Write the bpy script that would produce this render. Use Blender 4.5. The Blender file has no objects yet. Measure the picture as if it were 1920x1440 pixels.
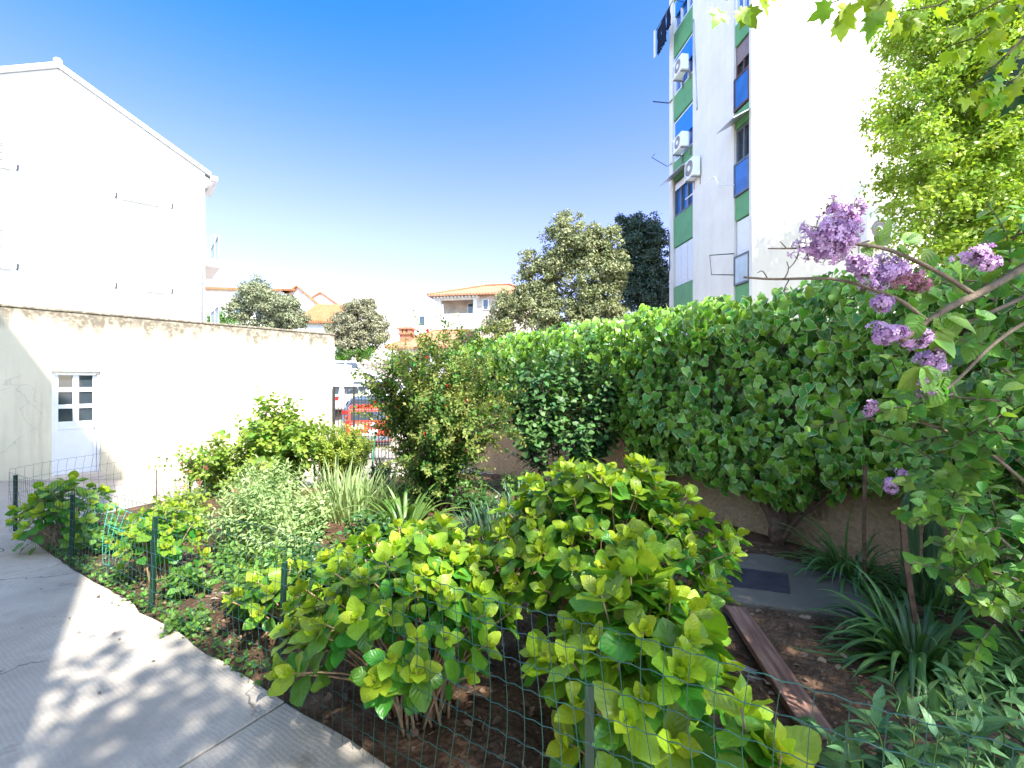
import bpy, math
import numpy as np
from mathutils import Vector, Matrix

rng = np.random.default_rng(11)
H_CAM, F = 1.8, 860.0
UP = np.array([0., 0., 1.])
C = bpy.context.scene.collection
ORG = {}

def A(*x): return np.array(x, float)
def at(px, py, d): return A((px-960)/F*d, d, H_CAM-(py-717)/F*d)
def unit(v):
    v = np.asarray(v, float)
    return v/np.maximum(np.linalg.norm(v, axis=-1, keepdims=True), 1e-9)
def U(a, b, *s): return rng.uniform(a, b, s if s else None)
def sstep(t):
    t = np.clip(t, 0, 1); return t*t*(3-2*t)

def vnoise(x, y, seed=0):
    x = np.asarray(x, float); y = np.asarray(y, float)
    xi = np.floor(x).astype(np.int64); yi = np.floor(y).astype(np.int64)
    fx = sstep(x-xi); fy = sstep(y-yi)
    def h(a, b):
        n = (a*374761393+b*668265263+seed*974711) & 0x7fffffff
        n = ((n ^ (n >> 13))*1274126177) & 0x7fffffff
        return ((n ^ (n >> 16)) & 0xffff)/65535.
    return (h(xi, yi)*(1-fx)+h(xi+1, yi)*fx)*(1-fy)+(h(xi, yi+1)*(1-fx)+h(xi+1, yi+1)*fx)*fy

def ground_z(x, y):
    """height of the terrain: garden level at 0, falling to the street gate, then the hillside climbing behind"""
    x = np.asarray(x, float); y = np.asarray(y, float)
    z = -0.45*sstep((y-7)/5) + 0.15*sstep((-8.2-x)/1.5)*sstep((y-4)/3)
    z = z - 0.4*sstep((y-13.5)/4)
    z = z + 2.9*sstep((y-18.5)/17) + 1.1*sstep((y-35.0)/1.2) + 2.6*sstep((y-40)/40) + 20*sstep((y-120)/400)
    return z

# ---------------------------------------------------------------- tagging
def tag(o, label=None, cat=None, group=None, kind=None):
    if label: o['label'] = label
    if cat: o['category'] = cat
    if group: o['group'] = group
    if kind: o['kind'] = kind
    return o
def thing(name, label, cat, loc, group=None):
    o = bpy.data.objects.new(name, None); C.objects.link(o)
    o.location = [float(v) for v in loc]; o.empty_display_size = .1
    ORG[o.name] = A(*loc)
    return tag(o, label, cat, group)
def link_mesh(name, me, parent=None, org=None):
    o = bpy.data.objects.new(name, me); C.objects.link(o)
    if parent is not None:
        o.parent = parent; ORG[o.name] = ORG[parent.name]
    else:
        o.location = [float(v) for v in (org if org is not None else (0, 0, 0))]
        ORG[o.name] = A(*o.location)
    return o
def copy_tree(o, parent=None):
    c = o.copy(); C.objects.link(c)
    if parent is not None: c.parent = parent
    ORG[c.name] = ORG[o.name]
    for ch in list(o.children): copy_tree(ch, c)
    return c

# ---------------------------------------------------------------- mesh builder
class Frame:
    def __init__(s, o, u, up=UP):
        s.o = A(*o); s.u = unit(A(*u)); s.z = A(*up); s.w = np.cross(s.u, s.z)   # w: to the right of u seen from above
    def __call__(s, a, b, c): return s.o + a*s.u + b*s.w + c*s.z
WORLD = Frame((0, 0, 0), (1, 0, 0)); WORLD.w = A(0, 1, 0)

class MB:
    def __init__(s): s.v = []; s.f = []; s.n = 0
    def add(s, v, f):
        v = np.asarray(v, float).reshape(-1, 3)
        s.v.append(v); s.f += [tuple(int(i)+s.n for i in q) for q in f]; s.n += len(v); return s
    def box(s, a0, a1, b0, b1, c0, c1, fr=WORLD):
        v = [fr(a, b, c) for a in (a0, a1) for b in (b0, b1) for c in (c0, c1)]
        return s.add(v, [(0, 1, 3, 2), (4, 6, 7, 5), (0, 4, 5, 1), (2, 3, 7, 6), (0, 2, 6, 4), (1, 5, 7, 3)])
    def tube(s, pts, r, n=6, cap=True):
        pts = np.asarray(pts, float); m = len(pts); r = np.broadcast_to(np.asarray(r, float), (m,))
        T = np.gradient(pts, axis=0); T = unit(T)
        ref = A(.31, .17, .93) if abs(T[0] @ A(.31, .17, .93)) < .9 else A(1, 0, 0)
        an = np.arange(n)*2*math.pi/n
        X = unit(np.cross(T, ref)); Y = np.cross(T, X)
        v = pts[:, None]+r[:, None, None]*(np.cos(an)[None, :, None]*X[:, None]+np.sin(an)[None, :, None]*Y[:, None])
        f = [(i*n+j, i*n+(j+1) % n, (i+1)*n+(j+1) % n, (i+1)*n+j) for i in range(m-1) for j in range(n)]
        if cap: f += [tuple(range(n))[::-1], tuple((m-1)*n+j for j in range(n))]
        return s.add(v, f)
    def prism(s, poly, b0, b1, fr):
        """polygon in (a, c) of the frame pushed from b0 to b1"""
        n = len(poly)
        v = [fr(a, b0, c) for a, c in poly]+[fr(a, b1, c) for a, c in poly]
        return s.add(v, [tuple(range(n)), tuple(range(2*n-1, n-1, -1))]+[(i, i+n, (i+1) % n+n, (i+1) % n) for i in range(n)])
    def foot(s, poly, z0, z1):
        n = len(poly)
        v = [(x, y, z0) for x, y in poly]+[(x, y, z1) for x, y in poly]
        return s.add(v, [tuple(range(n))[::-1], tuple(range(n, 2*n))]+[(i, (i+1) % n, (i+1) % n+n, i+n) for i in range(n)])
    def build(s, name, mat, parent=None, smooth=False, bevel=0, org=None, recalc=True):
        me = bpy.data.meshes.new(name)
        v = np.concatenate(s.v)
        o_ = ORG[parent.name] if parent is not None else (A(*org) if org is not None else A(0, 0, 0))
        me.from_pydata((v-o_).tolist(), [], s.f)
        if recalc:
            import bmesh
            bm = bmesh.new(); bm.from_mesh(me); bmesh.ops.recalc_face_normals(bm, faces=bm.faces); bm.to_mesh(me); bm.free()
        if smooth: me.polygons.foreach_set('use_smooth', [True]*len(me.polygons))
        if mat: me.materials.append(mat)
        o = link_mesh(name, me, parent, org)
        if bevel:
            m = o.modifiers.new('bevel', 'BEVEL'); m.width = bevel; m.segments = 2; m.limit_method = 'ANGLE'
        return o

def sheet(name, mat, P, parent=None, kind=None, uv=None):
    """grid P[i, j, 3] as one smooth sheet"""
    n, m = P.shape[:2]
    me = bpy.data.meshes.new(name)
    i, j = np.meshgrid(np.arange(n-1), np.arange(m-1), indexing='ij')
    q = np.stack([i*m+j, (i+1)*m+j, (i+1)*m+j+1, i*m+j+1], -1).reshape(-1, 4)
    a = P[1, 0]-P[0, 0]; b = P[0, 1]-P[0, 0]
    if np.cross(a, b)[2] < 0: q = q[:, ::-1]
    me.from_pydata(P.reshape(-1, 3).tolist(), [], q.tolist())
    me.polygons.foreach_set('use_smooth', [True]*len(me.polygons))
    me.materials.append(mat)
    o = link_mesh(name, me, parent)
    if kind: o['kind'] = kind
    return o

# ---------------------------------------------------------------- leaves
def tpl_grid(prof, rows, cols, fold=.25, curl=.15, heart=0., serr=0., wave=0.):
    t = np.linspace(0, 1, rows+1); s = np.linspace(-1, 1, cols+1)
    w = prof(t); w = np.maximum(w, 0)
    if serr: w = w*(1+serr*np.where(np.arange(rows+1) % 2 == 0, -1, 1))
    tt, ss = np.meshgrid(t, s, indexing='ij')
    x = ss*w[:, None]
    y = tt-heart*np.abs(ss)**1.5*np.clip(1-tt*2.4, 0, 1)
    z = fold*np.abs(x)-curl*tt**2+wave*np.sin(tt*9+ss)*np.abs(ss)*w[:, None]
    v = np.stack([x, y, z], -1).reshape(-1, 3)
    uv = np.stack([ss*.5+.5, tt], -1).reshape(-1, 2)
    m = cols+1
    f = [(i*m+j, i*m+j+1, (i+1)*m+j+1, (i+1)*m+j) for i in range(rows) for j in range(cols)]
    return v, np.array(f), uv
def tpl_fan(outline, ctr=(0, .35), fold=.2, curl=.2, inner=.62):
    o = np.array(outline, float); c = np.array(ctr); n = len(o)
    ring = c+(o-c)*inner
    xy = np.concatenate([[c], ring, o])
    r = np.concatenate([[0], [inner]*n, [1]*n])
    z = fold*np.abs(xy[:, 0])-curl*np.maximum(xy[:, 1], 0)**2-.05*r
    v = np.column_stack([xy, z])
    f = [(0, 1+i, 1+(i+1) % n, 1+(i+1) % n) for i in range(n)]+[(1+i, 1+n+i, 1+n+(i+1) % n, 1+(i+1) % n) for i in range(n)]
    return v, np.array(f), np.column_stack([r, xy[:, 1]])
ovate = lambda k, p=.72, q=.9: (lambda t: k*np.sin(math.pi*np.clip(t, 0, 1)**p)**q)
T_HYD = tpl_grid(ovate(.37, .82, .66), 12, 4, .17, .20, serr=.035, wave=.16)
T_OVATE = tpl_grid(ovate(.30, .75, .9), 5, 2, .35, .2)
T_OVATE_LO = tpl_grid(ovate(.30, .75, .9), 3, 2, .35, .15)
T_LANCE = tpl_grid(ovate(.17, .7, 1.), 6, 2, .3, .25)
T_HEART = tpl_grid(ovate(.42, .58, .75), 7, 4, .28, .22, heart=.16, wave=.05)
T_ROUND = tpl_grid(ovate(.42, .85, .65), 4, 2, .3, .15)
T_TINY = (A([[0, 0, 0], [.28, .5, .06], [0, 1, -.1], [-.28, .5, .06]]).reshape(4, 3), np.array([[0, 1, 2, 3]]), np.array([[.5, 0], [1, .5], [.5, 1], [0, .5]]))
half = [(0, -.02), (.20, -.14), (.40, -.08), (.50, .12), (.40, .28), (.42, .42), (.30, .55), (.16, .78)]
T_IVY = tpl_fan(half+[(0, 1.)]+[(-x, y) for x, y in half[:0:-1]], (0, .25), .18, .22)
hm = [(0, 0), (.12, -.10), (.30, -.12), (.26, .02), (.52, .16), (.44, .26), (.60, .52), (.40, .48), (.22, .50), (.20, .70), (.10, .82)]
T_MAPLE = tpl_fan(hm+[(0, 1.)]+[(-x, y) for x, y in hm[:0:-1]], (0, .25), .12, .18)

def leafmesh(name, mat, tpl, P, D, N, S, age=None, rnd=None, parent=None, W=None, org=None):
    tv, tf, tuv = tpl
    P = np.asarray(P, float); n = len(P); k = len(tv)
    D = unit(D); X = unit(np.cross(D, N)); N2 = np.cross(X, D)
    S = np.broadcast_to(np.asarray(S, float), (n,))
    W = np.ones(n) if W is None else np.broadcast_to(W, (n,))
    v = P[:, None]+S[:, None, None]*((tv[None, :, 0:1]*W[:, None, None])*X[:, None]+tv[None, :, 1:2]*D[:, None]+tv[None, :, 2:3]*N2[:, None])
    o_ = ORG[parent.name] if parent is not None else (A(*org) if org is not None else A(0, 0, 0))
    v = (v-o_).reshape(-1, 3)
    f = (tf[None]+(np.arange(n)*k)[:, None, None]).reshape(-1, 4)
    tri = f[:, 2] == f[:, 3]
    cnt = np.where(tri, 3, 4)
    keep = np.ones_like(f, bool); keep[tri, 3] = False
    idx = f[keep]
    start = np.concatenate([[0], np.cumsum(cnt)[:-1]])
    me = bpy.data.meshes.new(name)
    me.vertices.add(len(v)); me.vertices.foreach_set('co', v.ravel())
    me.loops.add(len(idx)); me.loops.foreach_set('vertex_index', idx.astype(np.int32))
    me.polygons.add(len(f)); me.polygons.foreach_set('loop_start', start.astype(np.int32)); 
    me.polygons.foreach_set('use_smooth', np.ones(len(f), bool))
    me.update(calc_edges=True)
    uvl = me.uv_layers.new(name='UVMap')
    uvl.data.foreach_set('uv', np.tile(tuv, (n, 1))[idx].ravel())
    for nm, arr in (('age', age), ('rnd', rnd)):
        if arr is None: arr = rng.random(n)
        at_ = me.attributes.new(nm, 'FLOAT', 'POINT')
        at_.data.foreach_set('value', np.repeat(np.broadcast_to(arr, (n,)), k).astype(np.float32))
    me.materials.append(mat)
    return link_mesh(name, me, parent, org)

# ---------------------------------------------------------------- materials
class NT:
    def __init__(s, name):
        s.m = bpy.data.materials.new(name); s.m.use_nodes = True
        s.t = s.m.node_tree; s.t.nodes.clear()
        s.out = s.t.nodes.new('ShaderNodeOutputMaterial')
    def n(s, typ, ins=None, **kw):
        nd = s.t.nodes.new('ShaderNode'+typ)
        for k, v in kw.items(): setattr(nd, k, v)
        for k, v in (ins or {}).items(): s.set(nd.inputs[k], v)
        return nd
    def set(s, sock, v):
        if isinstance(v, bpy.types.NodeSocket): s.t.links.new(v, sock)
        elif isinstance(v, (tuple, list)) and len(v) == 3 and sock.type == 'RGBA': sock.default_value = (*v, 1)
        else: sock.default_value = v
    def math(s, op, a, b=0., c=0.):
        nd = s.n('Math', operation=op); s.set(nd.inputs[0], a); s.set(nd.inputs[1], b)
        if op in ('MULTIPLY_ADD', 'SMOOTH_MIN'): s.set(nd.inputs[2], c)
        return nd.outputs[0]
    def mix(s, f, a, b, blend='MIX'):
        nd = s.n('MixRGB', blend_type=blend); s.set(nd.inputs[0], f); s.set(nd.inputs[1], a); s.set(nd.inputs[2], b); return nd.outputs[0]
    def noise(s, scale, detail=4, vec=None, rough=.55, dist=0.):
        nd = s.n('TexNoise', {'Scale': scale, 'Detail': detail, 'Roughness': rough, 'Distortion': dist})
        if vec is not None: s.set(nd.inputs['Vector'], vec)
        return nd.outputs['Fac']
    def ramp(s, f, stops):
        nd = s.n('ValToRGB'); s.set(nd.inputs[0], f); cr = nd.color_ramp
        while len(cr.elements) < len(stops): cr.elements.new(.5)
        for e, (p, c) in zip(cr.elements, stops): e.position = p; e.color = (*c, 1) if len(c) == 3 else c
        return nd.outputs[0]
    def remap(s, f, a, b, c=0., d=1.):
        nd = s.n('MapRange', {'From Min': a, 'From Max': b, 'To Min': c, 'To Max': d}); s.set(nd.inputs[0], f); return nd.outputs[0]
    def pos(s): return s.n('NewGeometry').outputs['Position']
    def bump(s, h, strength=.3, dist=.01):
        nd = s.n('Bump', {'Strength': strength, 'Distance': dist}); s.set(nd.inputs['Height'], h); return nd.outputs[0]
    def pbr(s, col, rough=.6, normal=None, spec=.4, metal=0., trans=0.):
        nd = s.n('BsdfPrincipled', {'Base Color': col, 'Roughness': rough, 'Specular IOR Level': spec, 'Metallic': metal})
        if normal is not None: s.set(nd.inputs['Normal'], normal)
        return nd.outputs[0]
    def done(s, sh): s.t.links.new(sh, s.out.inputs[0]); return s.m

def simple(name, col, rough=.5, spec=.4, metal=0., var=.12, scale=6., bump=0.):
    t = NT(name); f = t.noise(scale, 5, t.pos())
    c = t.mix(t.remap(f, .3, .7), tuple(x*(1-var) for x in col), tuple(min(1, x*(1+var)) for x in col))
    nb = t.bump(t.noise(scale*12, 4, t.pos()), bump, .01) if bump else None
    return t.done(t.pbr(c, rough, nb, spec, metal))

def leafmat(name, young, old, trans=.35, rough=.42, vein=0., margin=None, tint=(1.25, 1.3, .55), spec=.45, nveins=7, var=.5):
    t = NT(name)
    age = t.n('Attribute', attribute_name='age').outputs['Fac']
    rnd = t.n('Attribute', attribute_name='rnd').outputs['Fac']
    col = t.mix(age, young, old)
    hsv = t.n('HueSaturation', {'Color': col, 'Hue': t.math('MULTIPLY_ADD', rnd, .035, .483), 'Value': t.math('MULTIPLY_ADD', rnd, var, 1-var/2), 'Saturation': 1.})
    col = hsv.outputs[0]; normal = None
    uv = t.n('UVMap').outputs[0]
    sx = t.n('SeparateXYZ', {0: uv})
    if margin:
        m = t.remap(t.math('ADD', sx.outputs[0], t.math('MULTIPLY', t.noise(6., 3, t.n('Vector' 'Math', {0: t.pos(), 1: (7., 7., 7.)}, operation='MULTIPLY').outputs[0]), .5)), 1.05, 1.22)
        m = t.math('MULTIPLY', m, t.remap(rnd, .25, .5))
        col = t.mix(m, col, margin)
    if vein:
        s = t.math('ABSOLUTE', t.math('MULTIPLY_ADD', sx.outputs[0], 2., -1.))
        w = t.math('SINE', t.math('MULTIPLY', t.math('SUBTRACT', sx.outputs[1], t.math('MULTIPLY', s, .33)), 6.283*nveins))
        side = t.remap(w, .80, 1.)
        mid = t.remap(s, .10, .02)
        vf = t.math('MAXIMUM', t.math('MULTIPLY', side, .7), mid)
        col = t.mix(t.math('MULTIPLY', vf, vein), col, t.mix(.5, young, (.45, .6, .2)))
        normal = t.bump(t.math('MULTIPLY_ADD', w, -.5, t.math('MULTIPLY', vf, -.6)), .25, .003)
    tr = t.n('BsdfTranslucent', {'Color': t.mix(1., col, tint, 'MULTIPLY')})
    if normal is not None: t.set(tr.inputs['Normal'], normal)
    ms = t.n('MixShader', {0: trans, 1: t.pbr(col, rough, normal, spec), 2: tr.outputs[0]})
    return t.done(ms.outputs[0])

# plaster with optional streaks of dirt running down from a stained top edge (z of the edge given)
def plaster(name, col, bump=.25, scale=30., dirt=None, streaks=0, top=None, cracks=False, var=.06, bdist=.01):
    t = NT(name); p = t.pos()
    c = t.mix(t.remap(t.noise(1.3, 6, p), .3, .7), tuple(x*(1-var) for x in col), tuple(min(1, x*(1+var)) for x in col))
    h = t.noise(scale, 6, p)
    if bump >= .9: c = t.mix(t.math('MULTIPLY', t.remap(t.noise(24., 6, p, .7), .62, .38), .5), c, tuple(x*.5 for x in col))
    if streaks:
        q = t.n('VectorMath', {0: p, 1: (5., 5., .22)}, operation='MULTIPLY').outputs[0]
        c = t.mix(t.math('MULTIPLY', t.remap(t.noise(1., 6, q, .65), .45, .75), streaks), c, tuple(x*.55 for x in col))
    if dirt:
        sp = t.n('SeparateXYZ', {0: p})
        v = t.n('CombineXYZ', {0: t.math('MULTIPLY', sp.outputs[0], 7.), 1: t.math('MULTIPLY', sp.outputs[1], 7.), 2: t.math('MULTIPLY', sp.outputs[2], .6)}).outputs[0]
        st = t.noise(1., 5, v)
        big = t.noise(.8, 3, p)
        depth = t.math('SUBTRACT', top, sp.outputs[2])
        reach = t.math('MULTIPLY_ADD', st, .75, t.math('MULTIPLY_ADD', big, .8, -.50))
        m = t.remap(t.math('SUBTRACT', reach, depth), -.22, .16)
        m = t.math('MULTIPLY', m, t.remap(t.noise(14, 5, p), .2, .55, .45, 1.))
        c = t.mix(t.math('MULTIPLY', m, .95), c, dirt)
        low = t.math('MULTIPLY', t.remap(sp.outputs[2], .45, -.3), t.remap(t.noise(3, 5, p), .3, .7))
        c = t.mix(t.math('MULTIPLY', low, .3), c, tuple(x*.6 for x in dirt))
        streak = t.remap(st, .5, .75)
        c = t.mix(t.math('MULTIPLY', streak, .18), c, dirt)
    if cracks:
        vo = t.n('TexVoronoi', {'Scale': 1.1, 'Vector': t.n('VectorMath', {0: p, 1: t.n('VectorMath', {0: t.n('TexNoise', {'Scale': 2.5, 'Detail': 6, 'Vector': p}).outputs['Color'], 3: .55}, operation='SCALE').outputs[0]}, operation='ADD').outputs[0]}, feature='DISTANCE_TO_EDGE')
        cr = t.math('MULTIPLY', t.remap(vo.outputs['Distance'], .012, .002), t.remap(t.noise(.9, 2, p), .5, .6))
        c = t.mix(t.math('MULTIPLY', cr, .3), c, (.26, .24, .18))
    return t.done(t.pbr(c, .85, t.bump(h, bump, bdist), .2))

def roofmat(name, col, width=.22, ang=0.):
    t = NT(name); p = t.pos()
    vr = t.n('VectorRotate', {'Vector': p, 'Angle': ang}, rotation_type='Z_AXIS').outputs[0]
    sp = t.n('SeparateXYZ', {0: vr})
    w = t.math('SINE', t.math('MULTIPLY', sp.outputs[0], 6.283/width))
    rows = t.math('FRACT', t.math('MULTIPLY', sp.outputs[2], 5.))
    c = t.mix(t.remap(t.noise(2.2, 6, p), .3, .7), tuple(x*.75 for x in col), tuple(min(1, x*1.2) for x in col))
    c = t.mix(t.math('MULTIPLY', t.remap(w, -.6, -1.), .55), c, tuple(x*.35 for x in col))
    return t.done(t.pbr(c, .85, t.bump(t.math('ADD', w, rows), .6, .03), .2))

def glassmat(name, col=(.03, .05, .07), rough=.05):
    t = NT(name)
    c = t.mix(t.remap(t.noise(1.5, 2, t.pos()), .3, .7), col, tuple(x*1.6 for x in col))
    return t.done(t.pbr(c, rough, None, .8))
# ================================================================= camera, light, sky
sc = bpy.context.scene
cam = bpy.data.cameras.new('camera'); co = bpy.data.objects.new('camera', cam); C.objects.link(co)
co.location = (0, 0, H_CAM); co.rotation_euler = (math.radians(90), 0, 0)
cam.sensor_width = 36; cam.lens = 36*F/1920; cam.shift_y = -3/1920; cam.clip_end = 3000; cam.clip_start = .02
sc.camera = co
EL = math.radians(48); SH = unit(A(.62, -.785))
SUN = A(SH[0]*math.cos(EL), SH[1]*math.cos(EL), math.sin(EL))
sl = bpy.data.lights.new('sun', 'SUN'); sl.energy = 2.6; sl.angle = math.radians(.55); sl.color = (1., .95, .86)
so = bpy.data.objects.new('sun', sl); C.objects.link(so)
so.rotation_euler = Vector(-SUN).to_track_quat('-Z', 'Y').to_euler(); so.location = (8, -10, 30)
w = bpy.data.worlds.new('World'); sc.world = w; w.use_nodes = True
nt = w.node_tree; bg = nt.nodes['Background']
sky = nt.nodes.new('ShaderNodeTexSky'); sky.sky_type = 'NISHITA'; sky.sun_disc = False
sky.sun_elevation = EL; sky.sun_rotation = math.atan2(SH[0], SH[1])
sky.air_density = 1.0; sky.dust_density = .7; sky.ozone_density = 4.0; sky.altitude = 0
# deeper blue away from the sun and towards the zenith
def wn(typ, **kw):
    n_ = nt.nodes.new('ShaderNode'+typ)
    for k_, v_ in kw.items(): setattr(n_, k_, v_)
    return n_
tcn = wn('TexCoord'); sxyz = wn('SeparateXYZ'); nt.links.new(tcn.outputs['Generated'], sxyz.inputs[0])
def wmap(src, a, b, c_, d_):
    n_ = wn('MapRange', interpolation_type='SMOOTHSTEP'); nt.links.new(src, n_.inputs[0])
    for i_, v_ in enumerate((a, b, c_, d_)): n_.inputs[i_+1].default_value = v_
    return n_.outputs[0]
away = wmap(sxyz.outputs[1], -.3, .45, 0, 1)
el1 = wmap(sxyz.outputs[2], .27, .70, 0, 1)
lf = wmap(sxyz.outputs[0], .7, -.7, .62, 1.0)
mu = wn('Math', operation='MULTIPLY'); nt.links.new(el1, mu.inputs[0]); nt.links.new(lf, mu.inputs[1])
tint = wn('MixRGB'); nt.links.new(mu.outputs[0], tint.inputs[0]); tint.inputs[1].default_value = (.57, .435, .56, 1); tint.inputs[2].default_value = (.008, .33, .50, 1)
gr = wn('MixRGB', blend_type='MULTIPLY'); gr.inputs[0].default_value = 1; nt.links.new(sky.outputs[0], gr.inputs[1]); nt.links.new(tint.outputs[0], gr.inputs[2])
fin = wn('MixRGB'); nt.links.new(away, fin.inputs[0]); nt.links.new(sky.outputs[0], fin.inputs[1]); nt.links.new(gr.outputs[0], fin.inputs[2])
nt.links.new(fin.outputs[0], bg.inputs[0]); bg.inputs[1].default_value = .15
vs = sc.view_settings; vs.view_transform = 'Standard'; vs.look = 'None'; vs.exposure = 2.4; vs.gamma = 1; vs.use_curve_mapping = False
sc.cycles.max_bounces = 8; sc.cycles.transmission_bounces = 6; sc.cycles.diffuse_bounces = 4; sc.cycles.glossy_bounces = 3
sc.cycles.sample_clamp_indirect = 6

# ================================================================= materials
M = {}
M['white_wall'] = plaster('white_plaster', (.80, .79, .76), .12, 45)
M['low_wall'] = plaster('cream_plaster', (.74, .67, .49), .35, 60, dirt=(.135, .113, .088), top=3.19, cracks=True)
M['apt_wall'] = plaster('apartment_plaster', (.72, .68, .61), .2, 25, streaks=.14)
M['garden_wall'] = plaster('rough_roughcast', (.45, .325, .205), 1.0, 16, var=.28, bdist=.06)
M['house_wall'] = plaster('pale_house_plaster', (.74, .70, .65), .1, 10)
M['stone_wall'] = plaster('pale_limestone', (.60, .50, .41), .3, 6, var=.2)
M['white_paint'] = simple('white_paint', (.80, .81, .82), .4, var=.03)
M['white_trim'] = simple('white_trim', (.74, .74, .73), .5, var=.04)
M['grey_metal'] = simple('grey_metal', (.25, .25, .26), .4, .5, .3)
M['dark_metal'] = simple('dark_metal', (.045, .05, .055), .45, .5)
M['zinc'] = simple('zinc_pipe', (.45, .47, .49), .35, .5, .5)
M['green_panel'] = simple('green_panel', (.115, .30, .13), .55, .3, var=.1, scale=2)
M['blue_glass'] = glassmat('blue_glass', (.02, .10, .30), .12)
M['blue_blind'] = simple('blue_blind', (.02, .20, .60), .5, var=.08)
M['glass'] = glassmat('dark_glass', (.03, .04, .05), .05)
M['grey_glass'] = glassmat('grey_green_glass', (.30, .36, .37), .15)
M['brown_frame'] = simple('brown_frame', (.10, .05, .045), .5)
M['brown_blind'] = simple('brown_blind', (.22, .17, .17), .6)
M['grey_frame'] = simple('grey_frame', (.12, .14, .17), .45)
M['red_roof'] = roofmat('terracotta_tiles', (.46, .18, .075))
M['red_roof_pale'] = roofmat('pale_terracotta_tiles', (.44, .22, .125), .25, .6)
M['brick'] = simple('red_brick', (.42, .17, .10), .85, var=.3, scale=14, bump=.4)
M['green_post'] = simple('green_post_paint', (.008, .035, .022), .4, .5)
M['green_post_pale'] = simple('bright_green_post_paint', (.03, .25, .14), .45, .5)
M['wire'] = simple('green_wire', (.01, .075, .06), .35, .6)
M['wire_pale'] = simple('bright_green_wire', (.06, .42, .33), .35, .6)
M['wire_dark'] = simple('dark_wire', (.04, .05, .05), .5, .4)
M['bark'] = simple('grey_bark', (.16, .125, .09), .9, .15, var=.35, scale=20, bump=.8)
M['bark_dark'] = simple('dark_bark', (.075, .055, .04), .9, .15, var=.35, scale=20, bump=.8)
M['ivy_bark'] = simple('ivy_bark', (.15, .10, .07), .95, .1, var=.4, scale=18, bump=1.)
M['stem_tan'] = simple('tan_stem', (.30, .20, .115), .8, .2, var=.3, scale=30)
M['stem_green'] = simple('green_stem', (.10, .17, .04), .6, .3, var=.25, scale=30)
M['stem_red'] = simple('brown_green_stem', (.12, .09, .04), .7, .3, var=.3, scale=30)

def concrete(name, col, stain, lines=False):
    t = NT(name); p = t.pos()
    n1 = t.noise(.9, 7, p, .62); n2 = t.noise(7., 6, p, .65); n3 = t.noise(60., 4, p)
    c = t.mix(t.remap(n1, .32, .68), tuple(x*.58 for x in col), tuple(x*1.12 for x in col))
    c = t.mix(t.math('MULTIPLY', t.remap(n2, .52, .72), .5), c, stain)
    c = t.mix(t.math('MULTIPLY', t.remap(t.noise(2.2, 5, p), .58, .66), .35), c, tuple(min(1, x*1.5) for x in col))
    c = t.mix(t.math('MULTIPLY', t.remap(n3, .3, .7), .35), c, tuple(x*.62 for x in col))
    c = t.mix(t.math('MULTIPLY', t.remap(t.noise(1.7, 6, p, .7), .60, .68), .55), c, tuple(x*.45 for x in stain))
    ve = t.n('TexVoronoi', {'Scale': .55, 'Vector': t.n('VectorMath', {0: p, 1: t.n('VectorMath', {0: t.n('TexNoise', {'Scale': 3., 'Detail': 6, 'Vector': p}).outputs['Color'], 3: .5}, operation='SCALE').outputs[0]}, operation='ADD').outputs[0]}, feature='DISTANCE_TO_EDGE')
    c = t.mix(t.math('MULTIPLY', t.remap(ve.outputs['Distance'], .007, .002), t.remap(t.noise(.8, 2, p), .5, .58)), c, (.06, .055, .05))
    h = t.math('MULTIPLY_ADD', n2, .5, n3)
    if lines:   # combed surface: fine grooves parallel to the kerb and faint cross ribs
        vr = t.n('VectorRotate', {'Vector': p, 'Angle': 0.562}, rotation_type='Z_AXIS').outputs[0]
        sp = t.n('SeparateXYZ', {0: vr})
        wob = t.math('MULTIPLY', t.noise(4, 3, p), .05)
        a = t.math('SINE', t.math('MULTIPLY', t.math('ADD', sp.outputs[1], wob), 6.283/.022))
        b = t.math('SINE', t.math('MULTIPLY', sp.outputs[0], 6.283/.016))
        ab = t.math('MULTIPLY', t.math('MAXIMUM', a, b), t.remap(n1, .35, .6, .25, 1.))
        c = t.mix(t.math('MULTIPLY', t.math('MULTIPLY', t.remap(ab, .4, -.9), .5), t.remap(t.noise(.7, 4, p), .4, .62)), c, tuple(x*.36 for x in col))
        h = t.math('MULTIPLY_ADD', ab, .5, h)
    return t.done(t.pbr(c, .85, t.bump(h, .5, .006), .25))
M['path'] = concrete('combed_concrete', (.50, .45, .38), (.30, .27, .22), True)
M['yard'] = concrete('pale_concrete', (.42, .36, .30), (.28, .235, .19))
M['slab'] = concrete('dark_concrete', (.16, .14, .112), (.06, .054, .046))
M['hatch'] = simple('rusty_dark_iron', (.040, .034, .042), .7, .3, .0, .3, 9, .5)
def soilmat():
    t = NT('soil'); p = t.pos()
    c = t.ramp(t.noise(5, 8, p, .68), [(.25, (.04, .024, .014)), (.5, (.125, .075, .046)), (.72, (.25, .155, .10))])
    vo = t.n('TexVoronoi', {'Scale': 32., 'Vector': p, 'Randomness': 1.})
    f = t.math('MULTIPLY', t.remap(vo.outputs['Distance'], .5, .25), t.remap(t.noise(3, 4, p), .42, .6))
    c = t.mix(t.math('MULTIPLY', f, .7), c, t.mix(t.noise(9, 2, p), (.10, .06, .04), (.26, .17, .11)))
    h = t.math('ADD', t.noise(22, 8, p, .7), t.math('MULTIPLY', vo.outputs['Distance'], .6))
    return t.done(t.pbr(c, .95, t.bump(h, 1., .04), .1))
M['soil'] = soilmat()
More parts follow.
